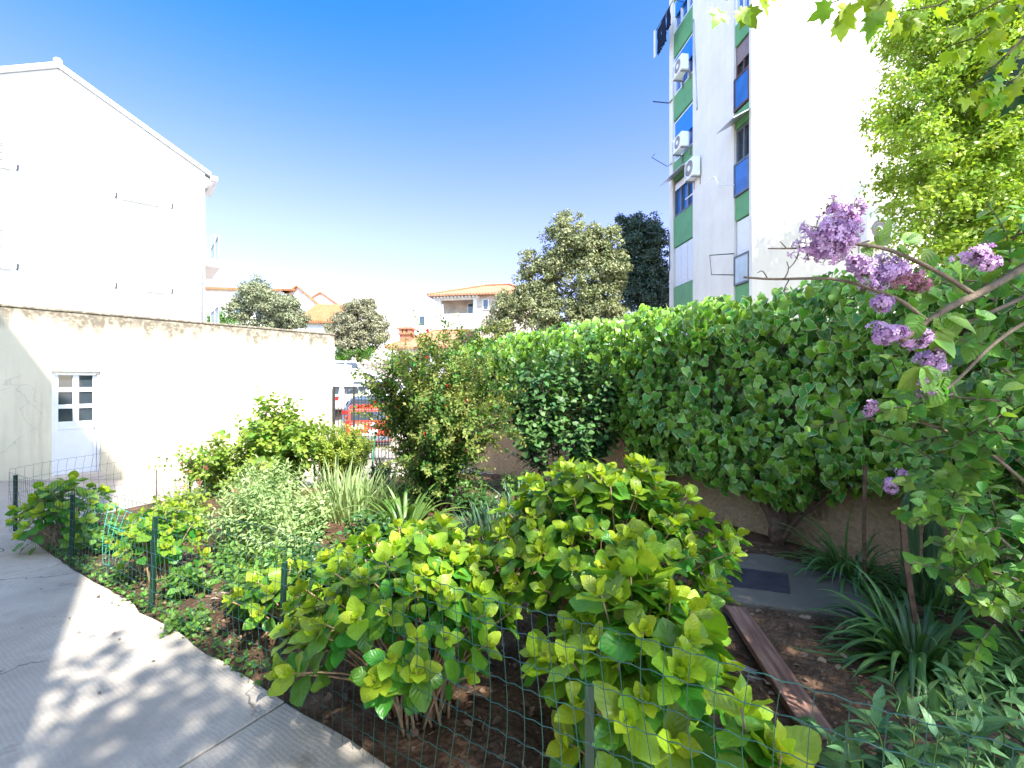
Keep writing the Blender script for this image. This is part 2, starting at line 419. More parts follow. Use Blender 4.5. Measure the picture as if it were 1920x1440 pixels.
def groundmat():
    t = NT('street_and_hillside'); p = t.pos(); sp = t.n('SeparateXYZ', {0: p})
    c = t.mix(t.remap(t.noise(1.2, 6, p), .3, .7), (.36, .31, .26), (.48, .42, .35))
    c = t.mix(t.math('MULTIPLY', t.remap(t.noise(25, 5, p), .35, .7), .35), c, (.25, .21, .17))
    hill = t.mix(t.remap(t.noise(.6, 6, p), .35, .65), (.10, .11, .04), (.22, .18, .11))
    c = t.mix(t.remap(sp.outputs[1], 33.5, 36), c, hill)
    return t.done(t.pbr(c, .9, t.bump(t.noise(40, 5, p), .4, .01), .2))
M['ground'] = groundmat()
M['wood_red'] = None
t = NT('weathered_red_plank'); p = t.n('TexCoord').outputs['Object']
vm = t.n('VectorMath', {0: p, 1: (18., 1.6, 18.)}, operation='MULTIPLY').outputs[0]
c = t.ramp(t.noise(1.6, 6, vm), [(.3, (.10, .052, .04)), (.55, (.24, .135, .10)), (.75, (.33, .21, .16))])
M['wood_red'] = t.done(t.pbr(c, .85, t.bump(t.noise(1.6, 6, vm), .6, .01), .2))
M['wood_brown'] = simple('weathered_brown_wood', (.13, .08, .055), .9, .15, var=.4, scale=25, bump=.6)

# ================================================================= ground, path, soil
xs = np.concatenate([[-900, -400, -200, -100, -60], np.arange(-40, 41, 1.), [60, 100, 200, 400, 900]])
ys = np.concatenate([[-60, -30, -15], np.arange(-8, 60, .7), [62, 70, 80, 95, 120, 160, 220, 320, 520, 900]])
XX, YY = np.meshgrid(xs, ys, indexing='ij')
sheet('ground', M['ground'], np.stack([XX, YY, ground_z(XX, YY)-.012], -1), kind='structure')

L = A([4.2, -.93], [2.6, .08], [1.04, 1.08], [-.647, 2.14], [-2.8, 3.5], [-4.4, 4.52], [-5.9, 5.47], [-5.2, 7.2], [-3.5, 8.3], [-2.9, 9.4], [-2.3, 11.]).reshape(-1, 2)
R = A([6.7, -.93], [6.1, .08], [5.53, 1.08], [4.9, 2.14], [4.1, 3.5], [3.5, 4.52], [2.93, 5.47], [1.9, 7.2], [1.25, 8.3], [.6, 9.4], [-.35, 11.]).reshape(-1, 2)
def resample(P, n):
    t = np.linspace(0, len(P)-1, n); i = np.minimum(t.astype(int), len(P)-2); f = (t-i)[:, None]
    return P[i]*(1-f)+P[i+1]*f
l2, r2 = resample(L, 190), resample(R, 190)
f = np.linspace(0, 1, 150)[None, :, None]
XY = l2[:, None]*(1-f)+r2[:, None]*f
edge = np.clip(np.minimum(f[..., 0], 1-f[..., 0])*8, 0, 1)
def soil_h(x, y):
    return .05*(vnoise(x*1.7, y*1.7, 1)-.4)+.05*(vnoise(x*6, y*6, 2)-.5)+.03*(vnoise(x*19, y*19, 3)-.5)
Z = ground_z(XY[..., 0], XY[..., 1])+.006+soil_h(XY[..., 0], XY[..., 1])*edge+.012*edge
sheet('soil', M['soil'], np.concatenate([XY, Z[..., None]], -1), kind='structure')
def soil_z(x, y): return float(ground_z(x, y))

# concrete path: slab bays with joints, edge a little crooked
e0 = A(4.2, -.93); ed = unit(A(-.846, .533)); en = A(-.533, -.846)
mb = MB(); bays = [0, 2.05, 4.25, 6.46, 8.68, 10.15, 11.95]
for k in range(len(bays)-1):
    s0, s1 = bays[k]+.006, bays[k+1]-.006
    m = 14; ss = np.linspace(s0, s1, m)
    jag = .035*(vnoise(ss*2.3, ss*0+4, 5)-.5)+.02*(vnoise(ss*9, ss*0, 6)-.5)
    front = [e0+ed*s+en*(-.02+j) for s, j in zip(ss, jag)]
    back = [e0+ed*s1+en*6., e0+ed*s0+en*6.]
    mb.foot([tuple(q) for q in front+back], -.08, .035+.004*(k % 2))
tag(mb.build('path', M['path'], bevel=.006), kind='structure')

# leaf litter on the soil
LIT = leafmat('dry_litter', (.30, .20, .125), (.11, .07, .045), .1, .7, tint=(1, 1, 1), var=.9)
n = 7500
ti = rng.integers(0, 185, n); fj = U(.02, .98, n)
# keep most of it in the shaded near part
P2 = l2[ti]*(1-fj[:, None])+r2[ti]*fj[:, None]
keep = rng.random(n) < np.where(P2[:, 1] < 4.6, 1., .35)
P2 = P2[keep]; n = len(P2)
z = ground_z(P2[:, 0], P2[:, 1])+.018+soil_h(P2[:, 0], P2[:, 1])+.012
# a few blown onto the path beside the kerb
kn = 45; ka = U(.8, 9.5, kn); kb = rng.exponential(.28, kn)+.05
kp = A(4.2, -.93)+A(-.846, .533)*ka[:, None]+A(-.533, -.846)*kb[:, None]
P2 = np.vstack([P2, kp]); z = np.append(z, np.full(kn, .048)); n = len(P2)
D = unit(np.column_stack([rng.normal(size=(n, 2)), rng.normal(size=n)*.25])); D[-kn:, 2] *= .2; LS = U(.02, .075, n); LS[-kn:] *= .55; N = unit(np.column_stack([rng.normal(size=(n, 2))*.4, np.ones(n)]))
tag(leafmesh('leaf_litter', LIT, T_OVATE_LO, np.column_stack([P2, z]), D, N, LS, W=U(.5, 1.1, n)), kind='stuff',
    label='dry brown leaves and twigs scattered over the garden soil', cat='leaf litter')

# ================================================================= white gabled house on the left
def house_left():
    Cn = A(-11.45, 17.1, 0); u = -unit(A(3.01, 2.47, 0))      # from the right corner along the gable towards the left
    fr = Frame(Cn, u)                                        # w = outward or inward?
    if fr.w @ A(0, -1, 0) < 0: fr.w = -fr.w                  # outward, towards the camera
    t = thing('gabled_house', 'large white house with a blank gable, closed shutters and a pitched roof', 'house', (-14.4, 14.6, .2))
    Wd, He, Hr, Dp = 7.8, 9.6, 11.8, 13
    mb = MB(); mb.prism([(0, -.8), (Wd, -.8), (Wd, He), (Wd/2, Hr), (0, He)], 0, -Dp, fr)
    mb.build('wall', M['white_wall'], t)
    roof = MB(); sl = (Hr-He)/(Wd/2)
    for sgn in (0, 1):
        p = [(-.18, He-.18*sl+.02), (Wd/2, Hr+.02), (Wd/2, Hr+.18), (-.18, He-.18*sl+.15)]
        if sgn: p = [(Wd-a, c) for a, c in p]
        roof.prism(p, -Dp, .12 if not sgn else .121, fr)
    roof.tube([fr(Wd/2, .16, Hr+.17), fr(Wd/2, -Dp, Hr+.17)], .11, 8)
    r = roof.build('roof', M['white_trim'], t)
    MB().box(-.40, -.17, -1.8, .14, He-.24, He-.07, fr).build('gutter', M['white_trim'], r, bevel=.02)
    MB().tube([fr(.06, .09, He-.35), fr(.10, .09, He-.6), fr(.10, .09, 0)], .05, 8).build('downpipe', M['zinc'], t, True)
    MB().prism([(-.30, He-.26), (0, He-.12), (0, He-.5)], .0, -.3, fr).build('eave_bracket', M['white_trim'], t)
    def window(a0, a1, c0, c1, slats):
        wn = MB(); wn.box(a0-.06, a1+.06, .0, .035, c0-.02, c1+.06, fr)
        wn = wn.build('window', M['white_trim'], t)
        MB().box(a0-.10, a1+.10, .0, .10, c0-.075, c0-.022, fr).build('sill', M['white_trim'], wn)
        mid = (a0+a1)/2
        for b0, b1 in ((a0, mid-.012), (mid+.012, a1)):
            s = MB()
            for x0, x1, y0, y1 in ((b0, b0+.07, c0, c1), (b1-.07, b1, c0, c1), (b0+.07, b1-.07, c0, c0+.1), (b0+.07, b1-.07, c1-.1, c1)):
                s.box(x0, x1, .037, .075, y0, y1, fr)
            k = int((c1-c0-.2)/.065)
            for i in range(k):
                z0 = c0+.1+i*(c1-c0-.2)/k; dz = .062 if not slats else .042
                s.add([fr(b0+.07, .04, z0+dz), fr(b1-.07, .04, z0+dz), fr(b1-.07, .068, z0+.004), fr(b0+.07, .068, z0+.004)], [(0, 1, 2, 3)])
            s.build('shutter', M['white_paint'], wn)
            if slats: MB().box(b0+.075, b1-.075, .036, .0385, c0+.1, c1-.1, fr).build('dark_backing', M['glass'], wn)  # thin dark sheet added behind the slats so their gaps read dark
        for a in (a0-.24, a1+.24):
            MB().tube([fr(a, .0, c0+.08), fr(a, .07, c0+.1), fr(a, .085, c0-.02), fr(a+.02, .06, c0-.10)], .026, 5).build('shutter_hook', M['dark_metal'], t)
    window(1.22, 2.26, 8.10, 9.17, False); window(1.22, 2.26, 5.05, 6.42, False)
    window(5.02, 6.1, 8.35, 9.25, True); window(5.02, 6.1, 5.32, 6.62, True)
    # balconies on the side wall
    for z0 in (6.75, 3.9):
        b = MB().box(-.66, -.02, -4.2, -1.35, z0-.30, z0-.08, fr).build('balcony', M['house_wall'], t)
        rl = MB(); rl.box(-.64, -.02, -4.18, -1.40, z0-.075, z0+.02, fr)
        for k in range(5):
            a = -.62+k*.14; rl.box(a, a+.02, -1.42, -1.40, z0+.02, z0+.95, fr)
        rl.box(-.63, -.02, -1.43, -1.39, z0+.95, z0+1.0, fr)
        for k in range(16): rl.box(-.62, -.60, -1.45-k*.17, -1.43-k*.17, z0+.02, z0+.95, fr)
        rl.box(-.64, -.59, -4.1, -1.43, z0+.95, z0+1.0, fr)
        rl.build('railing', M['zinc'], b)
house_left()

# ================================================================= low annex wall with the door
def low_wall():
    o = A(-9.33, 8.36, 0); fr = Frame(o, (.6236, .7817, 0))
    if fr.w[1] > 0: fr.w = -fr.w
    t = thing('rendered_wall', 'cream rendered wall with a dirty top edge and a door, below the white house', 'wall', (-7.4, 10.8, -.2))
    T0 = 3.19; d0, d1, s0, dt = .668, 1.385, -.035, 2.02; Lw = 6.575
    w = MB()
    w.box(-3.5, d0, -.4, 0, -.9, T0, fr); w.box(d1, Lw, -.4, 0, -.9, T0, fr)
    w.box(d0, d1, -.4, 0, dt, T0, fr); w.box(d0, d1, -.4, 0, -.9, s0-.16, fr)
    # weld the four pieces into one skin by leaving out the touching faces
    w.build('plaster_face', M['low_wall'], t)
    MB().box(-3.5, Lw+.02, -.42, .025, T0+.002, T0+.05, fr).build('coping', M['low_wall'], t, bevel=.012)
    MB().box(d0-.05, d1+.06, -.1, .07, s0-.16, s0-.003, fr).build('sill', M['stone_wall'], t, bevel=.01)
    dm = MB()
    b0, b1 = -.17, -.12
    dm.box(d0, d0+.045, b0, -.07, s0, dt, fr); dm.box(d1-.045, d1, b0, -.07, s0, dt, fr); dm.box(d0+.045, d1-.045, b0, -.07, dt-.05, dt, fr)
    dfr = dm.build('door_frame', M['white_paint'], t)
    x0, x1 = d0+.05, d1-.05
    dr = MB()
    zs = [(1.70, 1.94), (1.36, 1.61), (1.02, 1.28)]
    mid = (x0+x1)/2
    cols = [(x0+.055, mid-.045), (mid+.045, x1-.055)]
    dr.box(x0, cols[0][0], b0, b1, s0+.01, dt-.055, fr); dr.box(cols[1][1], x1, b0, b1, s0+.01, dt-.055, fr)
    dr.box(cols[0][1], cols[1][0], b0, b1, 1.02, 1.94, fr)
    for lo, hi in ((1.94, dt-.055), (.86, 1.02), (s0+.01, .10)):
        dr.box(cols[0][0], cols[1][1], b0, b1, lo, hi, fr)
    for c in cols:
        for lo, hi in ((1.61, 1.70), (1.28, 1.36)): dr.box(c[0], c[1], b0, b1, lo, hi, fr)
    dr.box(cols[0][0], cols[1][1], b0, b1-.012, .10, .86, fr)
    d = dr.build('door', M['white_paint'], t, bevel=.004)
    g = MB()
    for c in cols:
        for lo, hi in zs: g.box(c[0], c[1], b0+.015, b0+.022, lo, hi, fr)
    g.build('pane', M['glass'], d)
    h = MB(); h.box(x1-.045, x1-.015, b1, b1+.012, .83, 1.0, fr); h.tube([fr(x1-.03, b1, .90), fr(x1-.03, b1+.05, .90), fr(x1-.15, b1+.05, .895)], .009, 6)
    h.build('handle', M['zinc'], d)
low_wall()

# ================================================================= apartment building on the right
aN = A(7.43, 14.2, 0); ad = unit(A(-.116, 1, 0))
AF = Frame(aN, ad); 
if AF.w[0] > 0: AF.w = -AF.w            # w: outward from the facade (towards -X)
EF = Frame(aN, (ad[1], -ad[0], 0)); 
if EF.w[1] > 0: EF.w = -EF.w            # w: outward from the end wall (towards the camera)
def apartment():
    t = thing('apartment_block', 'tall pale apartment block with green panels and blue glazing on its shaded side', 'building', (12, 17.5, -.6))
    Ht = 24.; rec = .22
    strips = [(.14, .95), (3.62, 5.30)]
    w = MB()
    w.box(0, .14, -14, 0, -1.2, Ht, AF); w.box(.95, 3.62, -14, 0, -1.2, Ht, AF); w.box(5.30, 5.62, -14, 0, -1.2, Ht, AF)
    for a0, a1 in strips: w.box(a0, a1, -14, -rec, -1.2, Ht, AF)
    w.build('wall', M['apt_wall'], t)
    def band(a0, a1, c0, c1): MB().box(a0+.01, a1-.01, -rec+.002, -.05, c0, c1, AF).build('green_panel', M['green_panel'], t)
    def win(a0, a1, c0, c1, frame, nsash=2, roller=0, glass='glass', blind=None):
        fr_ = MB(); b0, b1 = -rec+.01, -.09; k = .06
        fr_.box(a0, a0+k, b0, b1, c0, c1, AF); fr_.box(a1-k, a1, b0, b1, c0, c1, AF)
        fr_.box(a0+k, a1-k, b0, b1, c0, c0+k, AF); fr_.box(a0+k, a1-k, b0, b1, c1-k, c1, AF)
        for i in range(1, nsash):
            a = a0+(a1-a0)*i/nsash; fr_.box(a-k/2, a+k/2, b0, b1, c0+k, c1-k, AF)
        wn = fr_.build('window', M[frame], t)
        MB().box(a0+k, a1-k, b0+.01, b0+.03, c0+k, c1-k, AF).build('pane', M[glass], wn)
        if roller: MB().box(a0+k, a1-k, b1-.02, b1+.01, c1-k-roller, c1-k, AF).build('roller_blind', M[blind or 'brown_blind'], wn)
        return wn
    n0, n1 = strips[0]; f0, f1 = strips[1]
    # near strip, from the top of the picture down
    band(n0, n1, 21.2, 22.0); band(n0, n1, 18.4, 19.1); band(n0, n1, 15.6, 16.3)
    for z in (19.1, 16.3): win(n0, n1, z+.02, z+2.06, 'white_paint', 2, 0, 'blue_glass')
    win(n0, n1, 13.57, 15.57, 'white_paint', 2, 0, 'blue_glass'); band(n0, n1, 12.85, 13.55)
    win(n0, n1, 11.75, 12.82, 'brown_frame', 2, .55)
    def spandrel(a0, a1, c0, c1, mat, frm):
        s = MB(); s.box(a0, a1, -.07, -.01, c0, c1, AF); q = s.build('balcony_panel', M[mat], t)
        s2 = MB()
        for x in ((a0-.02, a0+.04, c0-.03, c1+.03), (a1-.04, a1+.02, c0-.03, c1+.03), (a0+.04, a1-.04, c0-.03, c0+.03), (a0+.04, a1-.04, c1-.03, c1+.03)): s2.box(x[0], x[1], -.08, .012, x[2], x[3], AF)
        s2.build('panel_frame', M[frm], q)
    spandrel(n0+.02, n1-.02, 10.72, 11.72, 'blue_glass', 'brown_frame')
    band(n0, n1, 10.12, 10.66)
    win(n0, n1, 8.98, 10.08, 'grey_frame', 2)
    spandrel(n0+.02, n1-.02, 7.92, 8.93, 'blue_glass', 'grey_frame'); band(n0, n1, 7.12, 7.86)
    # shutter and grey glass below
    s = MB(); k = 18
    for i in range(k):
        z0 = 5.98+i*(1.1/k); s.box(n0+.04, n1-.04, -.14, -.10, z0, z0+1.1/k-.008, AF)
    s.box(n0+.01, n0+.038, -.16, -.08, 5.95, 7.1, AF)
    s.build('roller_shutter', M['white_paint'], t)
    spandrel(n0+.02, n1-.02, 5.0, 5.9, 'grey_glass', 'grey_frame'); band(n0, n1, 4.2, 4.95)
    win(n0, n1, 2.1, 4.15, 'white_paint')
    # sloping sheet awnings
    def awning(a0, a1, z):
        m = MB(); m.prism([(0, z), (.62, z-.36), (.62, z-.33), (0, z+.03)], a0, a1, Frame(aN, AF.w)) if False else None
        v = [AF(a, b, c) for a in (a0, a1) for b, c in ((-.05, z), (.55, z-.34), (.55, z-.31), (-.05, z+.03))]
        m = MB(); m.add(v, [(0, 1, 2, 3), (7, 6, 5, 4), (0, 4, 5, 1), (1, 5, 6, 2), (2, 6, 7, 3), (3, 7, 4, 0)])
        m.build('awning', M['zinc'], t)
    awning(n0-.05, n1+.1, 10.35); awning(f0-.1, f1+.1, 10.45)
    # far strip
    band(f0, f1, 20.4, 21.4); band(f0, f1, 17.9, 18.7)
    win(f0, f1, 18.7, 20.4, 'white_paint', 3, .8, 'blue_glass', 'blue_blind')
    win(f0, f1, 16.6, 17.9, 'white_paint', 3, .6, 'blue_glass', 'blue_blind')
    band(f0, f1, 15.55, 16.55); win(f0, f1, 13.95, 15.5, 'white_paint', 3, .8, 'blue_glass', 'blue_blind')
    band(f0, f1, 12.87, 13.9); win(f0, f1, 11.15, 12.8, 'white_paint', 3, .9, 'blue_glass', 'blue_blind')
    band(f0, f1, 10.3, 11.1); win(f0, f1, 8.8, 10.2, 'grey_frame', 3, .25, 'blue_glass', 'white_paint')
    band(f0, f1, 7.5, 8.75)
    s = MB(); k = 24
    for i in range(k):
        z0 = 5.84+i*(1.62/k)
        for j in range(3):
            a = f0+.03+j*(f1-f0-.06)/3; s.box(a+.02, a+(f1-f0-.06)/3-.02, -.16, -.09, z0, z0+1.62/k-.015, AF)
    s.build('louvre_shutter', M['white_paint'], t)
    band(f0, f1, 4.5, 5.8); win(f0, f1, 2.6, 4.4, 'white_paint', 3)
    # a loose grey cable hose down the corner of the far strip
    p = [AF(3.52-.02*i, .03+.03*math.sin(i*.5), 15.8-i*.28) for i in range(14)]
    MB().tube(p, .025, 6).build('cable', M['zinc'], t, True)
apartment()

def aircon(fr, a0, a1, c0, c1, label, b=.05):
    t = thing('air_conditioner', label, 'air conditioner', fr((a0+a1)/2, b+.15, c0), 'air conditioners on the apartment block')
    cs = MB().box(a0, a1, b+.04, b+.34, c0, c1, fr).build('case', M['white_paint'], t, bevel=.02)
    ca, cc, r = a0+(a1-a0)*.42, (c0+c1)/2, (c1-c0)*.40
    ring = MB(); n = 24
    for k in range(3):
        rr = r*(1-.28*k)
        ring.tube([fr(ca+rr*math.cos(i*6.2832/n), b+.345, cc+rr*math.sin(i*6.2832/n)) for i in range(n+1)], .008, 4)
    ring.build('fan_grille', M['zinc'], t)
    disc = MB(); v = [fr(ca+r*math.cos(i*6.2832/n), b+.343, cc+r*math.sin(i*6.2832/n)) for i in range(n)]; disc.add(v, [tuple(range(n))])
    disc.build('fan_opening', M['brown_blind'], t)
    hub = MB(); v = [fr(ca+r*.35*math.cos(i*6.2832/n), b+.352, cc+r*.35*math.sin(i*6.2832/n)) for i in range(n)]; hub.add(v, [tuple(range(n))])
    hub.build('fan_hub', M['white_paint'], t)
    g = MB()
    for k in range(9): g.box(a1-.17, a1-.05, b+.341, b+.346, c0+.06+k*(c1-c0-.12)/9, c0+.06+k*(c1-c0-.12)/9+.018, fr)
    g.build('side_grille', M['grey_metal'], t)
    for a in (a0+.1, a1-.1):
        br = MB(); br.box(a-.02, a+.02, -.05, b+.34, c0-.05, c0-.003, fr); br.box(a-.02, a+.02, -.05, 0.02, c0-.3, c0-.05, fr)
        br.build('bracket', M['grey_metal'], t)
aircon(AF, 3.75, 4.55, 14.05, 14.65, 'white air conditioner under the topmost window in the far window strip')
aircon(AF, 3.75, 4.6, 11.05, 11.62, 'white air conditioner hung below the lower open window with blue blind')
aircon(AF, 2.95, 3.6, 9.55, 10.25, 'white air conditioner on the bare shaded wall beside the awning', b=.02)
aircon(EF, 3.55, 4.6, 6.22, 6.92, 'white air conditioner on the sunlit end wall behind the lilac')

def rail(name, label, pts, r=.018, mat='dark_metal', cat='drying rack'):
    o = MB().tube(pts, r, 5).build(name, M[mat])
    tag(o, label, cat, 'drying rails on the apartment block')
rail('drying_rail', 'thin white rail reaching across from a dark bracket on the shaded wall', [AF(.9, .02, 8.3), AF(.95, .55, 8.3), AF(1.0, .60, 8.55), AF(1.05, .62, 8.62), AF(3.0, .62, 8.62)], .022, 'white_paint')
rail('drying_rail', 'dark rail bracket beside the grey glass panel, nearest the ivy', [AF(.95, .0, 5.35), AF(1.0, .75, 5.35), AF(1.05, .78, 6.0), AF(.95, .0, 6.05)], .02)
rail('drying_rail', 'dark rail sticking out from the far corner beside the dark oak', [AF(5.55, .02, 6.6), AF(5.55, .04, 8.2), AF(5.6, 1.0, 8.2)], .02)
rail('drying_rail', 'dark rail sticking out into the sky under the topmost air conditioner', [AF(5.3, .02, 13.8), AF(5.55, .05, 13.8), AF(5.6, .75, 13.85)], .025)
rail('drying_rail', 'thin wire rack sticking out beside the lower blue window', [AF(5.3, .02, 11.1), AF(5.6, .1, 11.1), AF(5.6, .8, 11.45), AF(5.3, .8, 11.45)], .015)
def laundry():
    t = thing('laundry_line', 'dark blue clothes hung out to dry at the top of the shaded facade', 'laundry', AF(5.3, .3, 16))
    MB().tube([AF(4.2, .0, 17.0), AF(4.2, .5, 17.1), AF(5.8, .5, 17.1), AF(5.8, .0, 17.0)], .015, 5).build('line', M['dark_metal'], t)
    navy = simple('navy_cloth', (.012, .018, .04), .9, .1)
    for a0, a1, c0, b in ((5.45, 5.8, 16.0, .45), (4.9, 5.3, 15.95, .5), (4.5, 4.8, 16.3, .5)):
        n, m = 8, 10
        P = np.array([[AF(a0+(a1-a0)*i/n+.03*math.sin(j*.9), b+.05*math.sin(i*1.7+j*.4)*j/m, 17.1-(17.1-c0)*j/m+.03*math.sin(i*2.)) for j in range(m+1)] for i in range(n+1)])
        sheet('garment', navy, P-ORG[t.name], t)
        m_ = C.objects[-1].modifiers.new('thick', 'SOLIDIFY'); m_.thickness = .02
    MB().box(5.75, 5.85, .55, .6, 15.9, 17.05, AF).build('pale_cloth', M['house_wall'], t)
laundry()

# ================================================================= neighbour block behind the viewpoint (casts the shade on the path)
def rear_block():
    t = thing('rear_apartment_house', 'plain cream apartment house standing behind the viewpoint and shading the path', 'building', (-3, -8, 0))
    fp = [(-12, 2.3), (-2.04, -.87), (.835, -1.8), (-1.6, -9.3), (-3.2, -14), (-15, -12)]
    MB().foot(fp, -.3, 16).build('wall', M['house_wall'], t)
    MB().foot([(x*1.0+.1*np.sign(x), y) for x, y in fp], 16.003, 16.25).build('roof', M['zinc'], t)
rear_block()
# ================================================================= houses on the hillside
def dentil_house():
    """house with the open balcony under a tiled hip roof"""
    o = at(895, 600, 40); o[2] = 0
    fr = Frame(o, (-.985, .17, 0))
    if fr.w[1] > 0: fr.w = -fr.w
    gz = float(ground_z(o[0], o[1]))
    t = thing('balcony_house', 'stone house with a columned balcony under a tiled hip roof beside the big oak', 'house', (o[0], o[1], gz))
    fl, ev = 7.75, 9.35
    w = MB(); w.box(-4.2, 3.75, -8, 0, gz-1, fl, fr); w.box(-4.2, .0, -8, -.05, fl, ev, fr); w.box(0, 3.75, -8, -2.0, fl, ev, fr)
    w.build('wall', M['stone_wall'], t)
    p = MB(); p.box(-.05, 3.8, .003, .12, fl-1.3, fl-.05, fr); p.box(3.63, 3.85, -2., .12, fl-1.3, fl-.05, fr); p.box(-.1, 3.9, -.1, .18, fl-.05, fl+.06, fr)
    p.build('parapet', M['white_wall'], t)
    c = MB().box(.02, .40, -.42, -.04, fl+.06, ev-.25, fr).build('column', M['white_wall'], t, bevel=.03)
    MB().box(3.35, 3.72, -.42, -.04, fl+.06, ev-.25, fr).build('column', M['white_wall'], t, bevel=.03)
    b = MB(); b.box(-.2, 3.95, -.5, .05, ev-.25, ev, fr)
    for k in range(13): b.box(-.1+k*.32, .05+k*.32, .05, .40, ev-.16, ev-.02, fr)
    b.build('beam', M['white_wall'], t)
    for a in (-.75, .75, 1.15):
        wf = MB(); d = -2. if a > 0 else -.05
        wf.box(a-.28, a+.28, d, d+.08, fl+.35, ev-.3, fr); wf = wf.build('window', M['white_paint'], t)
        MB().box(a-.2, a+.2, d+.081, d+.09, fl+.4, ev-.36, fr).build('pane', M['glass'], wf)
    # hip roof
    e0, e1, f0, f1, rz = -4.7, 4.35, .6, -8.4, ev+1.55
    v = [fr(e0, f0, ev), fr(e1, f0, ev), fr(e1, f1, ev), fr(e0, f1, ev), fr(e0+2.6, -3.9, rz), fr(e1-4.2, -3.9, rz)]
    v2 = [q+A(0, 0, .14) for q in v]
    r = MB(); r.add(v2, [(0, 1, 5, 4), (1, 2, 5), (2, 3, 4, 5), (3, 0, 4)]); r.add(v[:4]+v2[:4], [(3, 2, 1, 0), (0, 1, 5, 4), (1, 2, 6, 5), (2, 3, 7, 6), (3, 0, 4, 7)])
    rf = r.build('roof', M['red_roof_pale'], t, recalc=False)
    MB().tube([v2[1]+A(0, 0, .02), v2[5]+A(0, 0, .05), v2[4]+A(0, 0, .05), v2[0]+A(0, 0, .02)], .11, 6).build('ridge_tile', M['red_roof'], rf)
    # white satellite dish on the balcony corner
    dk = MB(); n = 16; oo = fr(3.55, .3, fl+.65)
    ring = [oo+.38*(math.cos(i*6.2832/n)*fr.u+math.sin(i*6.2832/n)*fr.z)+.05*fr.w for i in range(n)]
    dk.add([oo-.08*fr.w]+ring, [(0, 1+i, 1+(i+1) % n) for i in range(n)]); dk.tube([oo-.08*fr.w, oo-.3*fr.w-.5*fr.z], .03, 5)
    dk.build('satellite_dish', M['white_paint'], t)
dentil_house()

def tiled_cottage():
    o = at(905, 650, 29); o[2] = 0; gz = float(ground_z(o[0], o[1]))
    fr = Frame(o, (-1, .12, 0))
    if fr.w[1] > 0: fr.w = -fr.w
    t = thing('cottage', 'low house with a pale tiled roof and a brick chimney behind the flowering shrub', 'house', (o[0]-3, o[1]+2, gz))
    MB().box(0, 5.7, -6, 0, gz-1, 4.0, fr).build('wall', M['house_wall'], t)
    v = [fr(-.4, .45, 3.95), fr(6.25, .45, 3.95), fr(6.25, -6.4, 3.95), fr(-.4, -6.4, 3.95), fr(1.6, -3, 5.35), fr(4.0, -3, 5.35)]
    v2 = [q+A(0, 0, .12) for q in v]
    r = MB(); r.add(v2, [(0, 1, 5, 4), (1, 2, 5), (2, 3, 4, 5), (3, 0, 4)]); r.add(v[:4]+v2[:4], [(3, 2, 1, 0), (0, 1, 5, 4), (1, 2, 6, 5), (2, 3, 7, 6), (3, 0, 4, 7)])
    rf = r.build('roof', M['red_roof_pale'], t, recalc=False)
    MB().tube([v2[1], v2[5], v2[4], v2[0]], .09, 6).build('ridge_tile', M['red_roof'], rf)
    ch = MB(); ch.box(4.95, 5.65, -1.2, -.5, 4.0, 4.95, fr)
    ch = ch.build('chimney', M['brick'], rf)
    cp = MB(); cp.box(4.85, 5.75, -1.3, -.4, 4.95, 5.05, fr)
    for a in (4.88, 5.17, 5.46): cp.box(a, a+.2, -1.27, -.43, 5.05, 5.3, fr)
    cp.box(4.8, 5.8, -1.35, -.35, 5.3, 5.42, fr); cp.build('chimney_cap', M['brick'], rf)
    for a in (3.7, 5.0):
        wf = MB().box(a-.35, a+.35, 0, .05, 2.5, 3.6, fr).build('window', M['white_paint'], t)
        MB().box(a-.28, a+.28, .051, .06, 2.56, 3.54, fr).build('pane', M['glass'], wf)
tiled_cottage()

def flat_block():
    o = at(757, 640, 50); o[2] = 0; gz = float(ground_z(o[0], o[1]))
    fr = Frame(o, (-.98, .2, 0))
    if fr.w[1] > 0: fr.w = -fr.w
    t = thing('flat_roofed_house', 'plain white flat-roofed house beyond the grey-green tree', 'house', (o[0], o[1]+3, gz))
    MB().box(0, 7.5, -9, 0, gz-1, 11.5, fr).build('wall', M['white_wall'], t)
    MB().prism([(0, gz-1), (-3.4, gz-1), (-3.4, 10.3), (0, 11.4)], -9, -.35, fr).build('side_wing', M['house_wall'], t)
    MB().box(-.05, 7.6, -9.1, .06, 11.503, 11.62, fr).build('roof', M['white_trim'], t)
    MB().tube([fr(-.12, -.3, 11.3), fr(-.12, -.3, 5.)], .06, 5).build('downpipe', M['zinc'], t)
    wf = MB().box(-2.4, -1.6, -.351, -.30, 7.9, 9.1, fr).build('window', M['white_paint'], t)
    MB().box(-2.3, -1.7, -.299, -.29, 8.0, 9.0, fr).build('pane', M['glass'], wf)
flat_block()

